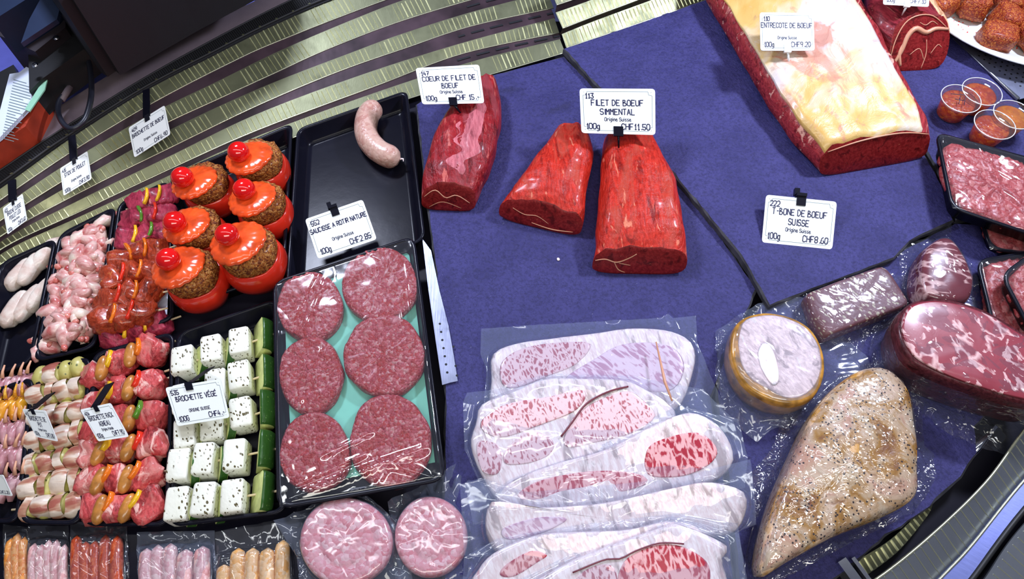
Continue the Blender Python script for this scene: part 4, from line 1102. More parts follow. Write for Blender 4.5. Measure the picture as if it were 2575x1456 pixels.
def lift(y_far, y_near, z_far, z_near):
    return lambda x, y: z_near + (z_far - z_near) * max(0, min(1, (y_near - y) / (y_near - y_far)))
FW = M['fatwhite']
vac('vacuum-packed pale marbled steak, farthest of the overlapping stack', 'steak pack', 'steak_pack',
    [(1240, 890), (1300, 864), (1400, 850), (1500, 838), (1590, 826), (1690, 834), (1742, 866), (1744, 930), (1700, 1030), (1600, 1040), (1400, 1040), (1245, 1050), (1236, 950)],
    [(1210, 826), (1400, 814), (1660, 800), (1680, 790), (1692, 800), (1750, 793), (1754, 862), (1800, 975), (1850, 1080), (1700, 1090), (1400, 1060), (1215, 1040), (1224, 930), (1208, 890)],
    .012, FW, z=.0005, seed=1, meat_name='steak', leans=[([(1264, 908), (1330, 872), (1440, 860), (1486, 868), (1450, 915), (1380, 945), (1300, 975), (1262, 965)], M['lean'], 'lean_meat'),
        ([(1500, 900), (1560, 868), (1640, 862), (1700, 880), (1720, 930), (1680, 985), (1560, 975), (1420, 960)], M['leanpale'], 'lean_meat')])
def s2x(t, zf, h):
    tube('fat_seam', [P(x, y, zf(x, y) + h + .0018) for x, y in catmull([(1411, 1098), (1440, 1060), (1475, 1015), (1530, 985), (1580, 972)], 20, False)], .0013, M['seamdark'], t, 6)
vac('vacuum-packed pale steak with four marbled muscles, second from the back of the stack', 'steak pack', 'steak_pack',
    [(1212, 1016), (1290, 985), (1368, 954), (1470, 952), (1571, 957), (1630, 982), (1686, 1018), (1700, 1060), (1650, 1130), (1520, 1205), (1400, 1255), (1275, 1275), (1216, 1205), (1184, 1121), (1198, 1060)],
    [(1174, 984), (1230, 980), (1370, 940), (1600, 945), (1770, 976), (1842, 1052), (1866, 1140), (1700, 1180), (1450, 1240), (1240, 1262), (1168, 1130), (1164, 1010)],
    .012, FW, zfn=lift(960, 1240, .024, .004), seed=2, meat_name='steak', extra=s2x, leans=[
        ([(1216, 1052), (1275, 1016), (1380, 998), (1470, 982), (1450, 1030), (1350, 1072), (1262, 1100), (1212, 1082)], M['lean'], 'lean_meat'),
        ([(1440, 1052), (1500, 1010), (1575, 984), (1614, 1004), (1648, 1046), (1600, 1085), (1500, 1112), (1420, 1122)], M['lean'], 'lean_meat'),
        ([(1274, 1130), (1330, 1084), (1388, 1106), (1384, 1142), (1330, 1164), (1270, 1166)], M['lean'], 'lean_meat'),
        ([(1200, 1114), (1250, 1118), (1262, 1158), (1250, 1192), (1212, 1184)], M['lean'], 'lean_meat')])
vac('vacuum-packed steak with a wide white fat band and deep red marbled eye, third from back', 'steak pack', 'steak_pack',
    [(1246, 1246), (1292, 1206), (1400, 1166), (1525, 1130), (1655, 1064), (1731, 1038), (1778, 1050), (1812, 1076), (1840, 1122), (1840, 1170), (1780, 1220), (1655, 1262), (1464, 1300), (1349, 1306), (1262, 1290)],
    [(1170, 1216), (1230, 1200), (1500, 1120), (1700, 1020), (1860, 1050), (1880, 1150), (1870, 1230), (1500, 1310), (1190, 1320)],
    .013, FW, zfn=lift(1040, 1270, .030, .006), seed=3, meat_name='steak', leans=[
        ([(1628, 1192), (1628, 1130), (1674, 1102), (1750, 1088), (1792, 1112), (1803, 1144), (1769, 1178), (1700, 1200)], M['leanred'], 'lean_meat'),
        ([(1300, 1246), (1349, 1212), (1445, 1190), (1540, 1184), (1616, 1196), (1616, 1222), (1464, 1258), (1340, 1262)], M['leanred'], 'lean_meat')])
vac('vacuum-packed steak seen mostly as white fat, fourth in the stack', 'steak pack', 'steak_pack',
    [(1235, 1262), (1310, 1277), (1500, 1268), (1693, 1228), (1777, 1213), (1838, 1222), (1876, 1244), (1872, 1300), (1830, 1345), (1693, 1360), (1578, 1375), (1349, 1395), (1262, 1400), (1222, 1340)],
    [(1155, 1212), (1212, 1196), (1300, 1236), (1700, 1200), (1891, 1150), (1900, 1320), (1700, 1370), (1300, 1400), (1168, 1400)],
    .013, FW, zfn=lift(1210, 1370, .034, .012), seed=4, meat_name='steak', film_m=M['bag'], leans=[
        ([(1265, 1330), (1350, 1302), (1426, 1305), (1364, 1340), (1280, 1358)], M['leanpale'], 'lean_meat')])
vac('vacuum-packed steak with a yellowish fat edge and a small dark muscle, fifth in the stack', 'steak pack', 'steak_pack',
    [(1184, 1500), (1204, 1430), (1250, 1385), (1349, 1346), (1445, 1338), (1578, 1332), (1685, 1310), (1760, 1330), (1780, 1400), (1740, 1480), (1400, 1530)],
    [(1160, 1540), (1166, 1400), (1250, 1352), (1440, 1320), (1700, 1290), (1860, 1310), (1880, 1540)],
    .013, M['fatwhite'], zfn=lift(1320, 1500, .036, .014), seed=5, meat_name='steak', leans=[
        ([(1257, 1446), (1273, 1420), (1334, 1386), (1376, 1396), (1349, 1416), (1292, 1450)], M['leanred'], 'lean_meat')])
def s6x(t, zf, h):
    tube('fat_seam', [P(x, y, zf(x, y) + h + .0018) for x, y in catmull([(1440, 1440), (1520, 1408), (1560, 1405), (1600, 1385), (1660, 1366), (1720, 1368)], 20, False)], .0009, M['seamdark'], t, 6)
vac('vacuum-packed steak with a large round red marbled eye, nearest in the stack', 'steak pack', 'steak_pack',
    [(1290, 1500), (1345, 1462), (1445, 1406), (1559, 1362), (1674, 1322), (1700, 1316), (1768, 1340), (1832, 1376), (1816, 1408), (1830, 1480), (1780, 1560), (1400, 1580)],
    [(1250, 1580), (1280, 1470), (1440, 1390), (1690, 1296), (1860, 1340), (1900, 1580)],
    .015, FW, zfn=lift(1310, 1540, .044, .026), seed=6, meat_name='steak', extra=s6x, leans=[
        ([(1560, 1480), (1562, 1424), (1594, 1392), (1655, 1370), (1712, 1374), (1768, 1404), (1786, 1440), (1768, 1490), (1660, 1510)], M['leanred'], 'lean_meat'),
        ([(1440, 1480), (1466, 1438), (1510, 1420), (1546, 1430), (1546, 1490), (1480, 1510)], M['lean'], 'lean_meat')])
# folded flap of film and a stripe of pink juice across the back steak
tube('pocket', [P(1650, 860, .03), P(1672, 960, .034), P(1690, 1008, .036)], [.001, .0022, .0012], M['seam'], bpy.data.objects['steak_pack.001'], 6)

# right-hand sealed pieces
def hamx(t, zf, h):
    pillow('cut_face', [(1868, 812), (1920, 794), (1975, 800), (2030, 830), (2060, 880), (2062, 940), (2036, 985), (1990, 1004), (1940, 985), (1880, 945), (1856, 880)], .002, M['hamface'], t, zfn=lambda x, y: h - .0005, z=0, pxz=0, n=60, rough=.0006, prof=[(.97, 0), (1, .4), (.96, 1), (.7, 1), (.4, 1)])
    pillow('fat_patch', [(1918, 862), (1938, 872), (1955, 915), (1958, 960), (1940, 968), (1915, 930), (1905, 890)], .0014, M['fatwhite'], t, zfn=lambda x, y: h + .0014, pxz=0, n=40, prof=[(.95, 0), (1, .4), (.9, 1), (.5, 1)])
vac('round sealed ham with pale cut face and golden rind', 'ham', 'sealed_ham',
    [(1850, 815), (1905, 786), (1975, 792), (2036, 824), (2070, 880), (2074, 945), (2048, 998), (1996, 1020), (1930, 1008), (1868, 965), (1836, 890)],
    [(1800, 830), (1850, 800), (1905, 765), (1960, 740), (2040, 752), (2080, 800), (2130, 850), (2180, 900), (2210, 950), (2140, 985), (2080, 1010), (2060, 1080), (1990, 1068), (1940, 1080), (1905, 1110), (1840, 1060), (1800, 960)],
    .048, M['hamrim'], M['bag'], z=.0005, meat_name='rind', extra=hamx, wav=.012, seed=7, pxz=.046, prof=[(.90, 0), (.96, .1), (.995, .35), (1.0, .7), (.985, .9), (.96, .98), (.9, 1), (.7, 1), (.4, 1)])
vac('small rectangular sealed block of herb-crusted beef', 'beef', 'sealed_beef_block',
    [(2028, 740), (2060, 724), (2140, 694), (2206, 672), (2230, 674), (2256, 708), (2284, 752), (2278, 770), (2200, 800), (2090, 842), (2072, 838), (2046, 800), (2034, 765)],
    [(1960, 760), (1990, 735), (2040, 735), (2115, 700), (2150, 646), (2205, 672), (2260, 690), (2300, 700), (2330, 760), (2300, 790), (2180, 850), (2160, 900), (2110, 880), (2080, 850), (2010, 800)],
    .030, M['crusted'], M['bagtight'], z=.001, meat_name='beef_block', wav=.010, seed=8, rough=.002, pxz=.028, nscale=90, prof=[(.95, 0), (.99, .15), (1.0, .5), (.99, .8), (.95, .97), (.88, 1), (.6, 1), (.3, 1)])
vac('egg-shaped sealed piece of dark marbled beef', 'beef', 'sealed_beef_oval',
    [(2352, 604), (2378, 600), (2400, 620), (2422, 655), (2440, 700), (2442, 735), (2425, 765), (2370, 772), (2322, 756), (2306, 715), (2308, 665), (2322, 628)],
    [(2247, 606), (2330, 598), (2366, 566), (2388, 566), (2394, 600), (2430, 640), (2462, 720), (2450, 790), (2330, 800), (2300, 760), (2270, 720), (2262, 660)],
    .045, M['darkmarb'], M['bagtight'], z=.001, meat_name='beef_piece', wav=.012, seed=9, dome=.006, pxz=.036)
def beefx(t, zf, h):
    pillow('cut_face', [(2272, 790), (2300, 764), (2363, 758), (2456, 780), (2548, 830), (2640, 900), (2640, 1010), (2570, 1004), (2486, 982), (2376, 942), (2296, 896), (2266, 836)], .002, M['bigbeef'], t, zfn=lambda x, y: h + .0010, pxz=0, n=70, rough=.0008, prof=[(.97, 0), (1, .4), (.96, 1), (.7, 1), (.4, 1)])
    pth = [P(x, y, h + .006) for x, y in catmull([(2262, 850), (2330, 872), (2420, 905), (2500, 930), (2590, 938)], 24, False)]
vac('large deep block of sealed dark beef at the right edge', 'beef', 'sealed_beef_block',
    [(2262, 790), (2300, 756), (2363, 750), (2459, 774), (2555, 826), (2660, 900), (2660, 1020), (2575, 1014), (2486, 990), (2371, 950), (2287, 905), (2256, 836)],
    [(2218, 795), (2290, 750), (2380, 735), (2480, 760), (2600, 810), (2760, 900), (2760, 1080), (2575, 1150), (2490, 1135), (2400, 1100), (2280, 1010), (2230, 900)],
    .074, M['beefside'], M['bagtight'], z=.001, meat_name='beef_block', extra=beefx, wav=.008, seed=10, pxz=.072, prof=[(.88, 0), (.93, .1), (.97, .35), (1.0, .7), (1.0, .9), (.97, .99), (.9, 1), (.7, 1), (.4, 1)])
vac('large sealed peppered roast with browned marbled fat surface, front right', 'roast', 'sealed_peppered_roast',
    [(2142, 938), (2215, 917), (2257, 936), (2293, 988), (2308, 1072), (2312, 1167), (2306, 1248), (2219, 1300), (2104, 1346), (1990, 1408), (1918, 1446), (1922, 1358), (1954, 1244), (2003, 1129), (2060, 1015)],
    [(2050, 1000), (2120, 935), (2210, 905), (2275, 925), (2320, 1010), (2326, 1120), (2352, 1140), (2350, 1210), (2300, 1290), (2150, 1360), (2000, 1440), (1900, 1490), (1896, 1400), (1900, 1290), (1880, 1200), (1940, 1130), (1970, 1050)],
    .066, M['roast'], M['bagroast'], z=.001, meat_name='roast', wav=.010, seed=11, dome=.006, rough=.004, nscale=35, pxz=.060, filmwob=.004, prof=[(.90, 0), (.95, .1), (.98, .35), (1.0, .65), (.985, .84), (.95, .94), (.88, .98), (.75, 1), (.6, 1), (.45, 1), (.3, 1), (.15, 1)])

# two sealed round patties at the front
for i, (cx, cy, rx, ry, bagp, lab) in enumerate([
    (1085, 1352, 92, 102, [(975, 1262), (1100, 1200), (1160, 1156), (1185, 1190), (1180, 1260), (1190, 1500), (1150, 1530), (1000, 1520)], 'round vacuum-packed pale pink patty, right one of the two beside the steak stack'),
    (872, 1364, 116, 112, [(690, 1310), (775, 1276), (810, 1250), (925, 1246), (975, 1290), (1000, 1330), (1035, 1440), (1045, 1530), (760, 1530), (752, 1440), (745, 1400)], 'round vacuum-packed pale pink patty, left one in front of the burger tray')]):
    ol = [(cx + rx * math.cos(a), cy + ry * math.sin(a) * (1 + .02 * math.cos(3 * a))) for a in np.linspace(0, 2 * math.pi, 14)[:-1]]
    vac(lab, 'patty pack', 'patty_pack', ol, bagp, .020, M['groundpale'], M['bag'], z=.0 if i == 0 else .002, meat_name='patty', wav=.010, seed=12 + i, rough=.0015, nscale=150, zfn=(lambda x, y: -.004) if i == 0 else (lambda x, y: .004),
        prof=[(.93, 0), (.985, .15), (1.0, .5), (.985, .8), (.94, .95), (.86, 1), (.74, 1), (.66, .94), (.60, .84), (.54, .94), (.45, 1), (.3, 1), (.22, .93), (.12, 1)])

# front row of sealed sausages on the black liner
SZ = -.0165
packs = [('sealed pack of three thin orange sausages at the left edge', 'sausageorange', [(24, 11), (40, 11), (57, 10)], 1345, (8, 72), (1318, 1326)),
         ('sealed pack of five thin pink sausages, second from the left edge', 'sausagepink', [(82, 11), (100, 11), (119, 10), (138, 10), (158, 11)], 1360, (70, 172), (1322, 1322)),
         ('sealed pack of five glossy dark red sausages', 'merguez', [(192, 13), (214, 13), (238, 13), (264, 13), (293, 15)], 1352, (176, 320), (1312, 1316)),
         ('sealed pack of five plump pink sausages with a frosted bag edge', 'sausagepink', [(367, 16), (396, 15), (428, 17), (466, 19), (508, 19)], 1375, (344, 540), (1338, 1334)),
         ('sealed pack of five yellowish plump sausages beside the round patties', 'sausageyellow', [(562, 17), (598, 18), (634, 18), (672, 19), (710, 18)], 1392, (542, 732), (1338, 1300))]
for i, (lab, mt, ss, y0, (bx0, bx1), (by0, by1)) in enumerate(packs):
    c = P((bx0 + bx1) / 2, 1440, SZ); t = thing('sausage_pack', lab, 'sausages', (c.x, c.y, SZ))
    hh = 0
    for k, (x, r) in enumerate(ss):
        rr = r / 2050 * 1.04; hh = max(hh, rr)
        top = y0 + rnd(-10, 10) - (k * 6 if i == 4 else 0)
        z = SZ + rr
        if i == 4 and k == 0: top += 22
        pth = [P(xx, yy, z) for xx, yy in catmull([(x + (6 if i < 3 else 2) - 4 * (i == 2), top), (x, top + 40), (x + 1, 1470), (x + 5, 1560)], 20, False)]
        tube('sausage', pth, sausage_r(20, rr, .22, .55), M[mt], t, 16, noisea=.0006, nscale=90)
    ol = [(ss[0][0] - ss[0][1], y0 + 4), ((ss[0][0] + ss[-1][0]) / 2, y0 - 6), (ss[-1][0] + ss[-1][1], y0 - (20 if i == 4 else 0)), (ss[-1][0] + ss[-1][1] + 8, 1560), (ss[0][0] - ss[0][1] + 6, 1560)]
    pts = dense([P(x, y, SZ + hh) for x, y in ol], 60); O = [Vector((p[0], p[1], SZ)) for p in pts]; cc = sum(O, Vector()) / len(O)
    o = bag('film', O, cc, hh * 2, [(bx0, by0), (bx1, by1), (bx1 + 10, 1580), (bx0 + 4, 1580)], M['bagsmooth'] if i != 3 else M['bag'], t, zb=SZ, flange=.003, wav=.004, seed=20 + i, wob=.0004)
    # film sinks between the sausages
    for v in o.data.vertices:
        w = v.co + ORG[t.name]
        if w.z > SZ + hh * 1.5:
            d = min(abs(w.x - P(x, 1430, SZ + hh).x) / (r / 2050 * 1.04) for x, r in ss)
            v.co.z -= min(1, max(0, d)) ** 2 * hh * .8

# ------------------------------------------------------------------ trays of mince at the right edge
def mincetray(lab, quad, rim, floor, heap, filmz, seed):
    t, q = tray('mince_tray', lab, quad, rim, floor, r=.022, wall=.014)
    c = [sum(p[0] for p in quad) / 4, sum(p[1] for p in quad) / 4]
    ol = [(lerp(c[0], x, .80), lerp(c[1], y, .80)) for x, y in quad]
    o, _, _ = pillow('minced_meat', ol, heap, M['mince'], t, rough=.006, nscale=120, n=80, z=floor + .001, pxz=rim - floor - heap * .4, wob=.003, jag=.006,
                     prof=[(.9, 0), (.98, .2), (1, .5), (.95, .8), (.85, .95), (.75, 1), (.65, 1), (.55, 1), (.45, 1), (.35, 1), (.25, 1), (.15, 1)]); o['kind'] = 'stuff'
    w = [P(lerp(c[0], x, .97), lerp(c[1], y, .97), rim) for x, y in quad]
    sheet('cling_film', w, rim + .002, .0, M['bagtight'] if seed == 1 else M['film'], t, rough=.006, edge=.003, ns=22)
mincetray('black mince tray with crinkled film lying under the top one', [(2452, 500), (2660, 540), (2680, 650), (2488, 628)], .020, .001, .016, .02, 2)
mincetray('large black tray of minced meat under shiny creased film, topmost at the right edge', [(2352, 330), (2620, 404), (2680, 620), (2392, 524)], .052, .026, .020, .05, 1)
mincetray('mince tray with glinting film edge, tucked under the lowest tray', [(2454, 652), (2640, 622), (2700, 850), (2506, 862)], .022, .001, .016, .02, 3)
mincetray('black mince tray cut off by the right edge, lying over its neighbour', [(2516, 690), (2640, 600), (2760, 740), (2600, 850)], .046, .022, .018, .04, 4)

# ------------------------------------------------------------------ sauce tubs
for i, ((cx, cy), (bx, by), mm, lab) in enumerate([((2415, 250), (2418, 300), 'sauce', 'small clear tub of red sauce with a handwritten letter on its lid'), ((2468, 232), (2472, 276), 'sauce', 'small clear tub of red sauce, farthest of four'),
        ((2548, 290), (2548, 335), 'sauceo', 'small clear tub of orange sauce, rightmost of four'), ((2500, 315), (2502, 352), 'sauce', 'small clear tub of red sauce, nearest to the mince tray')]):
    z0 = .0048; hh = .036; pt = P(cx, cy, z0 + hh); c = Vector((pt.x, pt.y, z0)); R_ = .0305
    t = thing('sauce_tub', lab, 'sauce tub', c)
    def lathe2(name, prof, m, n=36):
        V = [c + Vector((r * math.cos(2 * math.pi * k / n), r * math.sin(2 * math.pi * k / n), z)) for r, z in prof for k in range(n)]
        F = ringfaces(len(prof), n) + [tuple(reversed(range(n))), tuple(range((len(prof) - 1) * n, len(prof) * n))]
        o = part(name, V, F, m, t); fixn(o.data); return o
    lathe2('sauce', [(R_ * .66, .001), (R_ * .72, .003), (R_ * .88, hh * .86), (R_ * .80, hh * .875), (R_ * .3, hh * .88)], M[mm])
    lathe2('tub', [(R_ * .68, .0), (R_ * .74, .002), (R_ * .91, hh - .002), (R_ * 1.0, hh)], M['clear'])
    lathe2('lid', [(R_ * 1.0, hh - .002), (R_ * 1.05, hh - .002), (R_ * 1.06, hh + .001), (R_ * 1.03, hh + .003), (R_ * .96, hh + .003), (R_ * .88, hh + .0005), (R_ * .2, hh + .0005)], M['clear'])
    tube('lid_rim', [c + Vector((R_ * 1.045 * math.cos(a), R_ * 1.045 * math.sin(a), hh + .002)) for a in np.linspace(0, 2 * math.pi, 40)], .0008, M['line'] if False else M['plate'], t, 6)
    if i == 0:
        parts = []
        for seg in ([(-.45, .35), (.35, .25), (.0, -.5)], [(-.35, -.05), (.1, -.15)], [(.0, .15), (-.25, -.4)]):
            parts.append(tube_vf([c + Vector((x * R_, y * R_, hh + .0022)) for x, y in seg], .0006, 5))
        V, F = join(parts); part('lid_mark', V, F, M['ink'], t)

# ------------------------------------------------------------------ white plate of spiced pieces
pc = P(2600, -18, .030); c = Vector((pc.x, pc.y, .005)); ex, ey = .235, .215
t = thing('oval_plate', 'large white oval plate with small spiced meat pieces', 'plate', c)
n = 90; V = []
prof = [(.55, 0), (.60, .0), (.62, .004), (.90, .022), (1.0, .030), (1.01, .033), (.985, .034), (.94, .031), (.80, .016), (.70, .012), (.3, .012)]
for s, z in prof:
    V += [c + Vector((ex * s * math.cos(2 * math.pi * k / n), ey * s * math.sin(2 * math.pi * k / n), z)) for k in range(n)]
F = ringfaces(len(prof), n) + [tuple(reversed(range(n))), tuple(range((len(prof) - 1) * n, len(prof) * n))]
o = part('china', V, F, M['plate'], t); fixn(o.data)
dust = []
random.seed(5)
for i in range(260):
    a = rnd(2.7, 5.2); s = rnd(.35, .80); r = rnd(.0004, .0012)
    p = c + Vector((ex * s * math.cos(a), ey * s * math.sin(a), lerp(.0125, .0165, max(0, (s - .7) * 10))))
    dust.append(box_vf(p.x, p.y, p.z, r * 2, r * 1.4, r, rnd(0, 3)))
V, F = join(dust); o = part('spice_dust', V, F, M['pepr'], t, False); o['kind'] = 'stuff'
med = [blob('med', M['spiced'], (.5, .5, .5), .62, .22, 1.4, i, 3) for i in range(3)]
for i, (x, y, s, lab) in enumerate([(2368, 8, .058, 'leftmost one nearest the rib roast'), (2448, 8, .060, 'second from the left on the plate'), (2530, 48, .058, 'with a bright top behind the frontmost one'), (2505, 92, .062, 'frontmost one'),
        (2538, 2, .056, 'half hidden behind the others at the top'), (2600, 36, .056, 'upper one cut by the right edge'), (2600, 92, .056, 'lower one cut by the right edge')]):
    z = .018 + .022; p = P(x, y, z)
    o = obj('spiced_medallion', med[i % 3], None, p, (.18, rnd(-.1, .1), rnd(0, 3)), (s, s * .9, .045)); tag(o, 'orange-brown spiced meat medallion on the white plate, ' + lab, 'meat piece')
# perforated steel plates
def perfplate(lab, pts, z, holes, hr=.0017):
    w = xy(pts, z); c = Vector((sum(p[0] for p in w) / len(w), sum(p[1] for p in w) / len(w), z - .002))
    t = thing('perforated_plate', lab, 'steel plate', c)
    prism('sheet', w, z - .0012, z, M['perf'], t)
    parts = []
    for x, y in holes:
        p = P(x, y, z + .0003); k = 10
        parts.append(([p + Vector((hr * math.cos(2 * math.pi * a / k), hr * math.sin(2 * math.pi * a / k), 0)) for a in range(k)] + [p + Vector((0, 0, -.0004)) + Vector((hr * math.cos(2 * math.pi * a / k), hr * math.sin(2 * math.pi * a / k), 0)) for a in range(k)], [tuple(range(k))] + [(a, k + a, k + (a + 1) % k, (a + 1) % k) for a in range(k)]))
    V, F = join(parts); o = part('hole', V, F, M['darkhole'], t, False); o['kind'] = 'stuff'
    return t
hl = [(1106 + 3.1 * k, 814 + 20.4 * k) for k in range(7)] + [(1140 + 3 * k, 872 + 24 * k) for k in range(4) if k != 1]
perfplate('perforated steel plate edge showing between the burger tray and the left slate', [(1062, 600), (1084, 630), (1105, 730), (1128, 820), (1142, 900), (1151, 958), (1132, 962), (1112, 968), (1096, 860), (1076, 720)], .0035, hl)
hl = [(x0 + 9 * i + 7 * j, y0 + 7 * i) for (x0, y0) in ((2440, 112),) for j in range(12) for i in range(14)]
hl = [(2462 + 13 * i + 3 * j, 140 + 9.5 * i - 11 * j) for i in range(9) for j in range(9) if 2462 + 13 * i + 3 * j < 2590]
perfplate('dark perforated steel plate under the rim of the white plate', [(2395, 96), (2470, 60), (2640, 40), (2640, 230), (2562, 250), (2540, 228)], .0062, hl, .0019)
tube('plate_lip', [P(2400, 98, .0075), P(2470, 165, .0075), P(2560, 250, .0075)], [.0008, .0015, .004], M['rimsteel'], bpy.data.objects['perforated_plate.001'], 6)

# ------------------------------------------------------------------ price cards
GL = {'A': '002640 1232', 'B': '0006 0626352403 033342413000', 'C': '4536160501103041', 'D': '0006 062644422000', 'E': '46060040 0333', 'F': '460600 0333', 'G': '45361605011030414323', 'H': '0006 4046 0343',
      'I': '2026', 'K': '0006 460340', 'L': '060040', 'M': '0006234640', 'N': '00064046', 'O': '160501103041453616', 'P': '0006 063645443303', 'R': '0006 063645443303 2340', 'S': '453616050413334241301001', 'T': '0646 2620',
      'U': '060110304146', 'V': '062046', 'É': '46060040 0333 2738', '-': '1333', '.': '2021', '0': '160501103041453616', '1': '142620 1030', '2': '05163645430040', '3': '064623334241301001', '4': '260242 3430',
      '5': '460603334241301001', '6': '361502011030414233 1302', '7': '064610 1333', '8': '1304051636454433130201103041423 3'.replace(' ', ''), '9': '4433130405163645 4530'.replace(' ', ''),
      'r': '0004 03143433', 'i': '1014 1516', 'g': '3414030110303431 343a2b0b', 'n': '0004 0314243330', 'e': '0232332414030110 3041'.replace(' ', ''), 'u': '0401102031 3430', 's': '3414031222312000', 'a': '34140301102031 3430',
      'l': '1016', 'd': '341403011020313630 3631', 'o': '14030110203133 24'.replace(' ', '') + '14', 'O': '160501103041453616', 'W': '0610233046', ' ': ''}
def strokes(txt, x, y, h, align='c', wid=.80):
    k = h / 6; out = []; adv = []
    for ch in txt: adv.append({'I': 2.2, 'i': 2.4, 'l': 2.4, '.': 3.0, '1': 4.0, ' ': 3.2, 'M': 5.6}.get(ch, 5.4 if ch.isupper() or ch.isdigit() else 4.6))
    W = sum(adv) * k * wid
    cx = x - (W / 2 if align == 'c' else W if align == 'r' else 0)
    for ch, ad in zip(txt, adv):
        for st in GL.get(ch, '').split():
            pl = []
            for i in range(0, len(st) - 1, 2):
                yy = {'a': -1, 'b': -2}.get(st[i + 1]); yy = float(st[i + 1]) if yy is None else yy
                xx = float(st[i]) - (2 - 1.1 if ch in 'I' else .6 if ch in 'il' else 0)
                pl.append((cx + (xx + rnd(-.18, .18)) * k * wid, y + (yy + rnd(-.18, .18)) * k))
            out.append(pl)
        cx += ad * k * wid
    return out
def card(lab, quad, zt, zb, lines, clip='black', arm=None, stake=None, clip_u=.5, clip_v=1.0, W=.100, thick=.001):
    q = [P(*quad[0], zt), P(*quad[1], zt), P(*quad[2], zb), P(*quad[3], zb)]
    random.seed(int(quad[0][0]) + 3)
    # the top left corner slides along its sight line into the plane of the other three: a flat card
    pn = (q[1] - q[2]).cross(q[3] - q[2]); dr = q[0] - Vector((0, 0, H)); q[0] = Vector((0, 0, H)) + dr * ((q[2] - Vector((0, 0, H))).dot(pn) / dr.dot(pn))
    wd = ((q[1] - q[0]).length + (q[2] - q[3]).length) / 2; ht = ((q[3] - q[0]).length + (q[2] - q[1]).length) / 2
    nr = (q[1] - q[3]).cross(q[0] - q[2]).normalized()
    if nr.z < 0: nr = -nr
    Hh = W * ht / wd if ht / wd < 1.6 else W
    Hh = W * .62
    def B(x, y, off=0):   # card metres -> world
        u, v = x / W, y / Hh
        return q[3] * (1 - u) * (1 - v) + q[2] * u * (1 - v) + q[1] * u * v + q[0] * (1 - u) * v + nr * off
    t = thing('price_card', lab, 'price card', B(W / 2, 0))
    R_ = roundpoly([Vector((0, 0, 0)), Vector((W, 0, 0)), Vector((W, Hh, 0)), Vector((0, Hh, 0))], .005, 4); n = len(R_)
    V = [B(p.x, p.y, thick) for p in R_] + [B(p.x, p.y, 0) for p in R_]
    F = [tuple(range(n)), tuple(reversed(range(n, 2 * n)))] + [(i, n + i, n + (i + 1) % n, (i + 1) % n) for i in range(n)]
    o = part('card', V, F, M['card'], t, False); fixn(o.data)
    def lines_mesh(name, pls, w, m, off):
        V, F = [], []
        for pl in pls:
            for a, b in zip(pl[:-1], pl[1:]):
                d = Vector((b[0] - a[0], b[1] - a[1]));
                if d.length < 1e-7: continue
                d.normalize(); e = d * w * .5; nn = Vector((-d.y, d.x)) * w; k = len(V)
                A = Vector(a) - e; Bb = Vector(b) + e
                for s_ in (A - nn, Bb - nn, Bb + nn, A + nn): V.append(B(s_.x, s_.y, thick + off))
                F.append((k, k + 1, k + 2, k + 3))
        if F: part(name, V, F, m, t, False)['kind'] = 'stuff'
    i_ = .0042; c_ = .0055
    x0, x1, y0, y1 = i_, W - i_, i_, Hh - i_
    bd = [[(x0, y0 + c_), (x0 + c_ * .8, y0 + c_ * .8), (x0 + c_, y0), (x1 - c_, y0), (x1 - c_ * .8, y0 + c_ * .8), (x1, y0 + c_), (x1, y1 - c_), (x1 - c_ * .8, y1 - c_ * .8), (x1 - c_, y1), (x0 + c_, y1), (x0 + c_ * .8, y1 - c_ * .8), (x0, y1 - c_), (x0, y0 + c_)]]
    for px_, py_ in ((x0, y0), (x1, y0), (x1, y1), (x0, y1)): bd.append([(px_ + .0016 * (1 if px_ == x0 else -1), py_ + .0012 * (1 if py_ == y0 else -1)), (px_ + .0008 * (1 if px_ == x0 else -1), py_ + .0006 * (1 if py_ == y0 else -1))])
    lines_mesh('border', bd, .00028, M['line'], .00015)
    pls = []; fine = []
    for (txt, fx, fy, fh, al) in lines:
        s_ = strokes(txt, fx * W, fy * Hh, fh * Hh, al)
        (fine if fh < .085 else pls).extend(s_)
    lines_mesh('lettering', pls + [], .00066, M['ink'], .0003)
    if fine: lines_mesh('small_lettering', fine, .00040, M['ink'], .0003)
    if clip:
        m = M['black'] if clip == 'black' else M['clear']
        cx, cy = clip_u * W, clip_v * Hh; s_ = 1 if clip_v > .5 else -1
        parts = []
        def bx(xa, xb, ya, yb, za, zb_):
            k = [B(x, y, z) for z in (za, zb_) for x, y in ((xa, ya), (xb, ya), (xb, yb), (xa, yb))]
            parts.append((k, [(3, 2, 1, 0), (4, 5, 6, 7), (0, 1, 5, 4), (1, 2, 6, 5), (2, 3, 7, 6), (3, 0, 4, 7)]))
        bx(cx - .0065, cx + .0065, min(cy - s_ * .010, cy + s_ * .003), max(cy - s_ * .010, cy + s_ * .003), -.0012, thick + .0016)
        if clip_v > .5 and arm is None and stake is None:
            bx(cx - .0075, cx + .0065, cy + .002, cy + .006, -.006, thick + .004)
            bx(cx - .009, cx - .002, cy + .005, cy + .014, -.010, -.002)
        V, F = join(parts); o = part('clip', V, F, m if clip == 'black' else M['plate'], t, False); fixn(o.data)
    top = B(clip_u * W, Hh * clip_v, .001)
    if stake is not None:
        sx, sy, sz = stake; e = P(sx, sy, sz)
        tube('stake', [top, e], [.0022, .0013], M['black'] if clip == 'black' else M['plate'], t, 8)
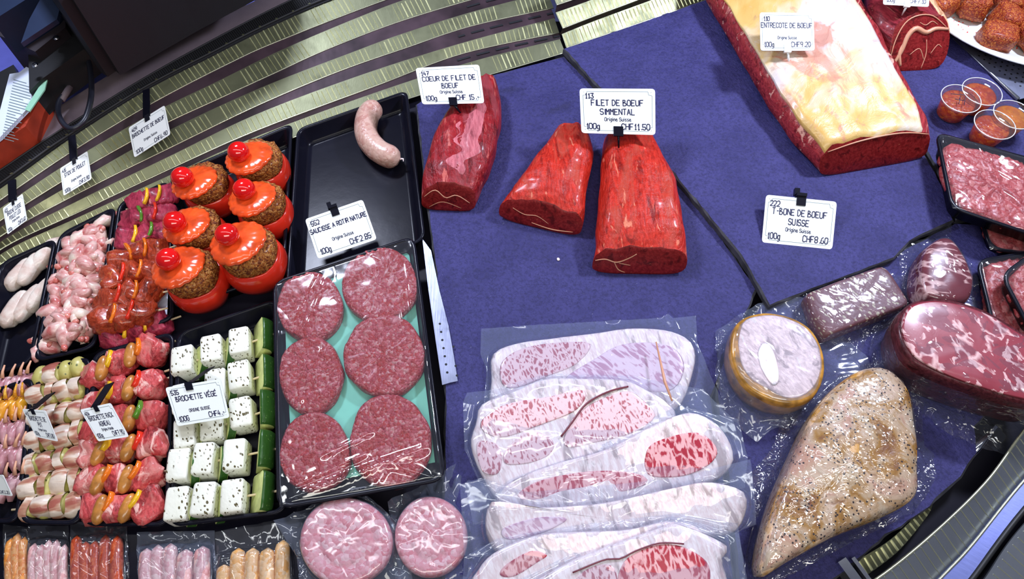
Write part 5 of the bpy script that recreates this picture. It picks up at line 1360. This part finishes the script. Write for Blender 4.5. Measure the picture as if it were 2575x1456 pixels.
    if arm is not None:
        e = P(arm[0], arm[1], arm[2]); w = Vector((1, .45, 0)).normalized() * .0055; u = Vector((0, 0, .0012))
        V = [top - w + u, top + w + u, e + w + u, e - w + u, top - w - u, top + w - u, e + w - u, e - w - u]
        o = part('arm', V, [(0, 1, 2, 3), (7, 6, 5, 4), (0, 4, 5, 1), (1, 5, 6, 2), (2, 6, 7, 3), (3, 7, 4, 0)], M['black'], t, False); fixn(o.data)
    return t
def L(num, a, b, org, price, unit='100g', pl=.83, ub=.10, aw=.125):
    out = [(num, .07, .78, .11, 'l')]
    if b: out += [(a, .5, .62, aw, 'c'), (b, .5, .42, aw, 'c'), (org, .5, .28, .075, 'c')]
    else: out += [(a, .5, .60, aw, 'c'), (org, .5, .30, .075, 'c')]
    return out + [(unit, .07, ub, .12, 'l'), (price, .94, ub, .125, 'r')]
card('price card reading COEUR DE FILET DE BOEUF above the dark filet', [(1045, 172), (1205, 163), (1218, 260), (1062, 263)], .088, .066, L('147', 'COEUR DE FILET DE', 'BOEUF', 'Origine Suisse', 'CHF 15.-'), clip_v=0, stake=(1158, 284, .054))
card('price card reading FILET DE BOEUF SIMMENTAL above the long filet', [(1457, 223), (1647, 224), (1648, 340), (1462, 335)], .100, .072, L('113', 'FILET DE BOEUF', 'SIMMENTAL', 'Origine Suisse', 'CHF11.50'), clip_v=0, stake=(1556, 372, .056))
card('price card reading ENTRECOTE DE BOEUF on a white pin in the fat cap', [(1910, 32), (2045, 34), (2048, 128), (1912, 128)], .108, .088, L('110', 'ENTRECOTE DE BOEUF', None, 'Origine Suisse', 'CHF9.20'), clip='white', clip_v=0, stake=(1985, 166, .068))
card('price card with CHF7.10 cut by the top edge above the rib roast', [(2224, -66), (2338, -56), (2335, 18), (2220, 12)], .110, .088, L('105', 'COTE DE BOEUF', None, 'Origine Suisse', 'CHF7.10')[3:], clip='white', clip_v=0, clip_u=.52, stake=(2268, 38, .070))
card('price card reading T-BONE DE BOEUF lying with its clip on the middle slate', [(1926, 490), (2104, 508), (2092, 628), (1915, 610)], .034, .0115, L('222', 'T-BONE DE BOEUF', 'SUISSE', 'Origine Suisse', 'CHF8.60'))
card('price card reading SAUCISSE A ROTIR NATURE in the empty part of the sausage tray', [(767, 552), (912, 502), (948, 602), (800, 652)], .034, .014, L('552', 'SAUCISSE A ROTIR NATURE', None, 'Origine Suisse', 'CHF2.85', ub=.08, aw=.105))
card('price card reading BROCHETTE VÉGÉ over the cheese and courgette skewers', [(416, 975), (555, 953), (578, 1050), (447, 1072)], .048, .032, L('535', 'BROCHETTE VÉGÉ', None, 'ORIGINE SUISSE', 'CHF4.-', '100G'), arm=(530, 925, .032), clip_u=.42)
card('price card reading BROCHETTE RACK AGNEAU over the red meat skewers', [(202, 1030), (279, 1013), (325, 1098), (248, 1110)], .048, .030, L('404', 'BROCHETTE RACK', 'AGNEAU', 'Origine Irlande', 'CHF7.90', aw=.13), arm=(276, 965, .030), clip_u=.5)
card('narrow tilted price card over the bacon-wrapped potato skewers', [(57, 1028), (115, 1032), (147, 1110), (92, 1098)], .048, .030, L('417', 'BROCHETTE DE', 'PDT', 'Origine Suisse', 'CHF3.80', aw=.14), arm=(128, 990, .030), clip_u=.45)
card('price card cut off by the left edge over the chicken wing skewers', [(-46, 1196), (9, 1194), (33, 1247), (-26, 1240)], .046, .030, [('CHF2.20', .94, .10, .14, 'r')], clip_u=.3)
card('hanging price card reading BROCHETTE DE BOEUF over the louvres, rightmost of three', [(323, 322), (414, 265), (429, 338), (338, 397)], .066, .044, L('409', 'BROCHETTE DE BOEUF', None, 'Origine Suisse', 'CHF6.90', ub=.06, aw=.115), arm=(368, 226, .074), clip_u=.5)
card('hanging price card reading STICK DE POULET over the louvres, middle of three', [(151, 424), (220, 380), (231, 450), (160, 493)], .062, .040, L('415', 'STICK DE POULET', None, 'Origine Suisse', 'CHF3.90', ub=.06), arm=(181, 342, .074), clip_u=.5)
card('hanging price card at the left edge over the louvres, leftmost of three', [(7, 524), (57, 487), (69, 553), (19, 590)], .056, .036, L('602', 'BROCHE CUISSE', 'POULET LEG', 'Origine Suisse', 'CHF3.60', ub=.05, aw=.13), arm=(30, 454, .072), clip_u=.5)

# ------------------------------------------------------------------ weighing scale, cable, papers, red box on the back ledge
LZ = .078
def pp_(pts, z): return [(P(x, y, z).x, P(x, y, z).y) for x, y in pts]
c = P(420, 60, LZ + .05)
t = thing('shop_scale', 'large matt black weighing scale on the back ledge with a lighter brown underside block', 'scale', (c.x, c.y, LZ))
prism('scale_body', pp_([(168, 62), (254, 182), (271, 193), (292, 179), (303, 189), (500, 76), (650, -4), (700, -90), (300, -140), (200, 0)], LZ + .05), LZ + .05, LZ + .19, M['scaleblack'], t)
prism('scale_foot', pp_([(118, 196), (206, 120), (330, 60), (520, -60), (560, 20), (340, 125), (258, 182), (205, 222), (150, 262), (122, 292)], LZ), LZ, LZ + .052, M['blackmat'], t)
blk = prism('printer_block', pp_([(45, 151), (134, 192), (206, 132), (206, 60), (150, 30), (40, 120)], LZ + .02), LZ + .001, LZ + .07, M['scalebrown'], t)
prism('printer_shell', pp_([(36, 124), (42, 134), (150, 62), (206, 0), (206, -40), (105, -40), (98, 20), (60, 80)], LZ + .07), LZ + .07, LZ + .13, M['scaleblue'], t)
prism('printer_lid', pp_([(60, 118), (150, 58), (165, 0), (110, 4), (80, 60)], LZ + .13), LZ + .13, LZ + .137, M['scaleblue'], t)
for (x, y) in ((142, 96), (89, 164)):
    p = P(x, y, LZ + .071)
    tube('screw', [p, p + Vector((0, 0, .0015))], .0048, M['chrome'], blk, 14)
    tube('screw_socket', [p + Vector((0, 0, .0015)), p + Vector((0, 0, .0022))], .0022, M['darkhole'], blk, 8)
cb = catmull([(213, 128), (226, 170), (230, 235), (218, 290), (200, 315), (178, 324), (160, 312), (148, 290), (146, 268), (152, 250), (160, 240)], 50, False)
o = tube('power_cable', [P(x, y, LZ + .03 - .012 * i / 50) for i, (x, y) in enumerate(cb)], .0042, M['cable'], None, 10, loc=P(213, 128, LZ)); tag(o, 'black rubber cable hanging in a loop from the scale over the grille', 'cable')
pl_ = tube('plug_label', [P(155, 252, LZ + .018), P(176, 219, LZ + .018)], .0050, M['ledge'], o, 6)
c = P(90, 300, LZ)
t = thing('red_box', 'red plastic box of papers at the left end of the back ledge', 'box', (c.x, c.y, LZ))
def boxopen(name, pts, z0, z1, m, parent):
    return prism(name, pp_(pts, (z0 + z1) / 2), z0, z1, m, parent)
boxopen('box_body', [(-60, 380), (0, 347), (68, 288), (116, 242), (122, 268), (84, 342), (24, 382), (0, 398), (-60, 430)], LZ - .012, LZ + .03, M['redbox'], t)
for i, (pts, z, m, lab) in enumerate([([(-70, 300), (0, 277), (24, 186), (48, 182), (66, 168), (118, 192), (72, 270), (0, 345), (-70, 400)], LZ + .042, M['paper'], 'printed white paper sheets standing in the red box'),
                             ([(62, 275), (100, 215), (120, 196), (112, 225), (74, 280)], LZ + .046, M['green_paper'], 'green paper sheet at the right side of the white papers')]):
    o = prism('paper_sheet', pp_(pts, z), z - .006 + i * .004, z, m, None, loc=P(60, 260, z)); tag(o, lab, 'paper')
    if i == 0:
        parts = []
        for k in range(22):
            y0 = 200 + k * 7; x0 = 34 - k * 1.4; x1 = x0 + rnd(30, 62) - k * .8
            a, b = P(x0, y0, z + .0006), P(x1, y0 - (x1 - x0) * -.28, z + .0006)
            d = (b - a).normalized(); w = Vector((-d.y, d.x, 0)) * .0005
            parts.append(([a - w, b - w, b + w, a + w], [(0, 1, 2, 3)]))
        V, F = join(parts); part('printed_lines', V, F, M['line'], o, False)
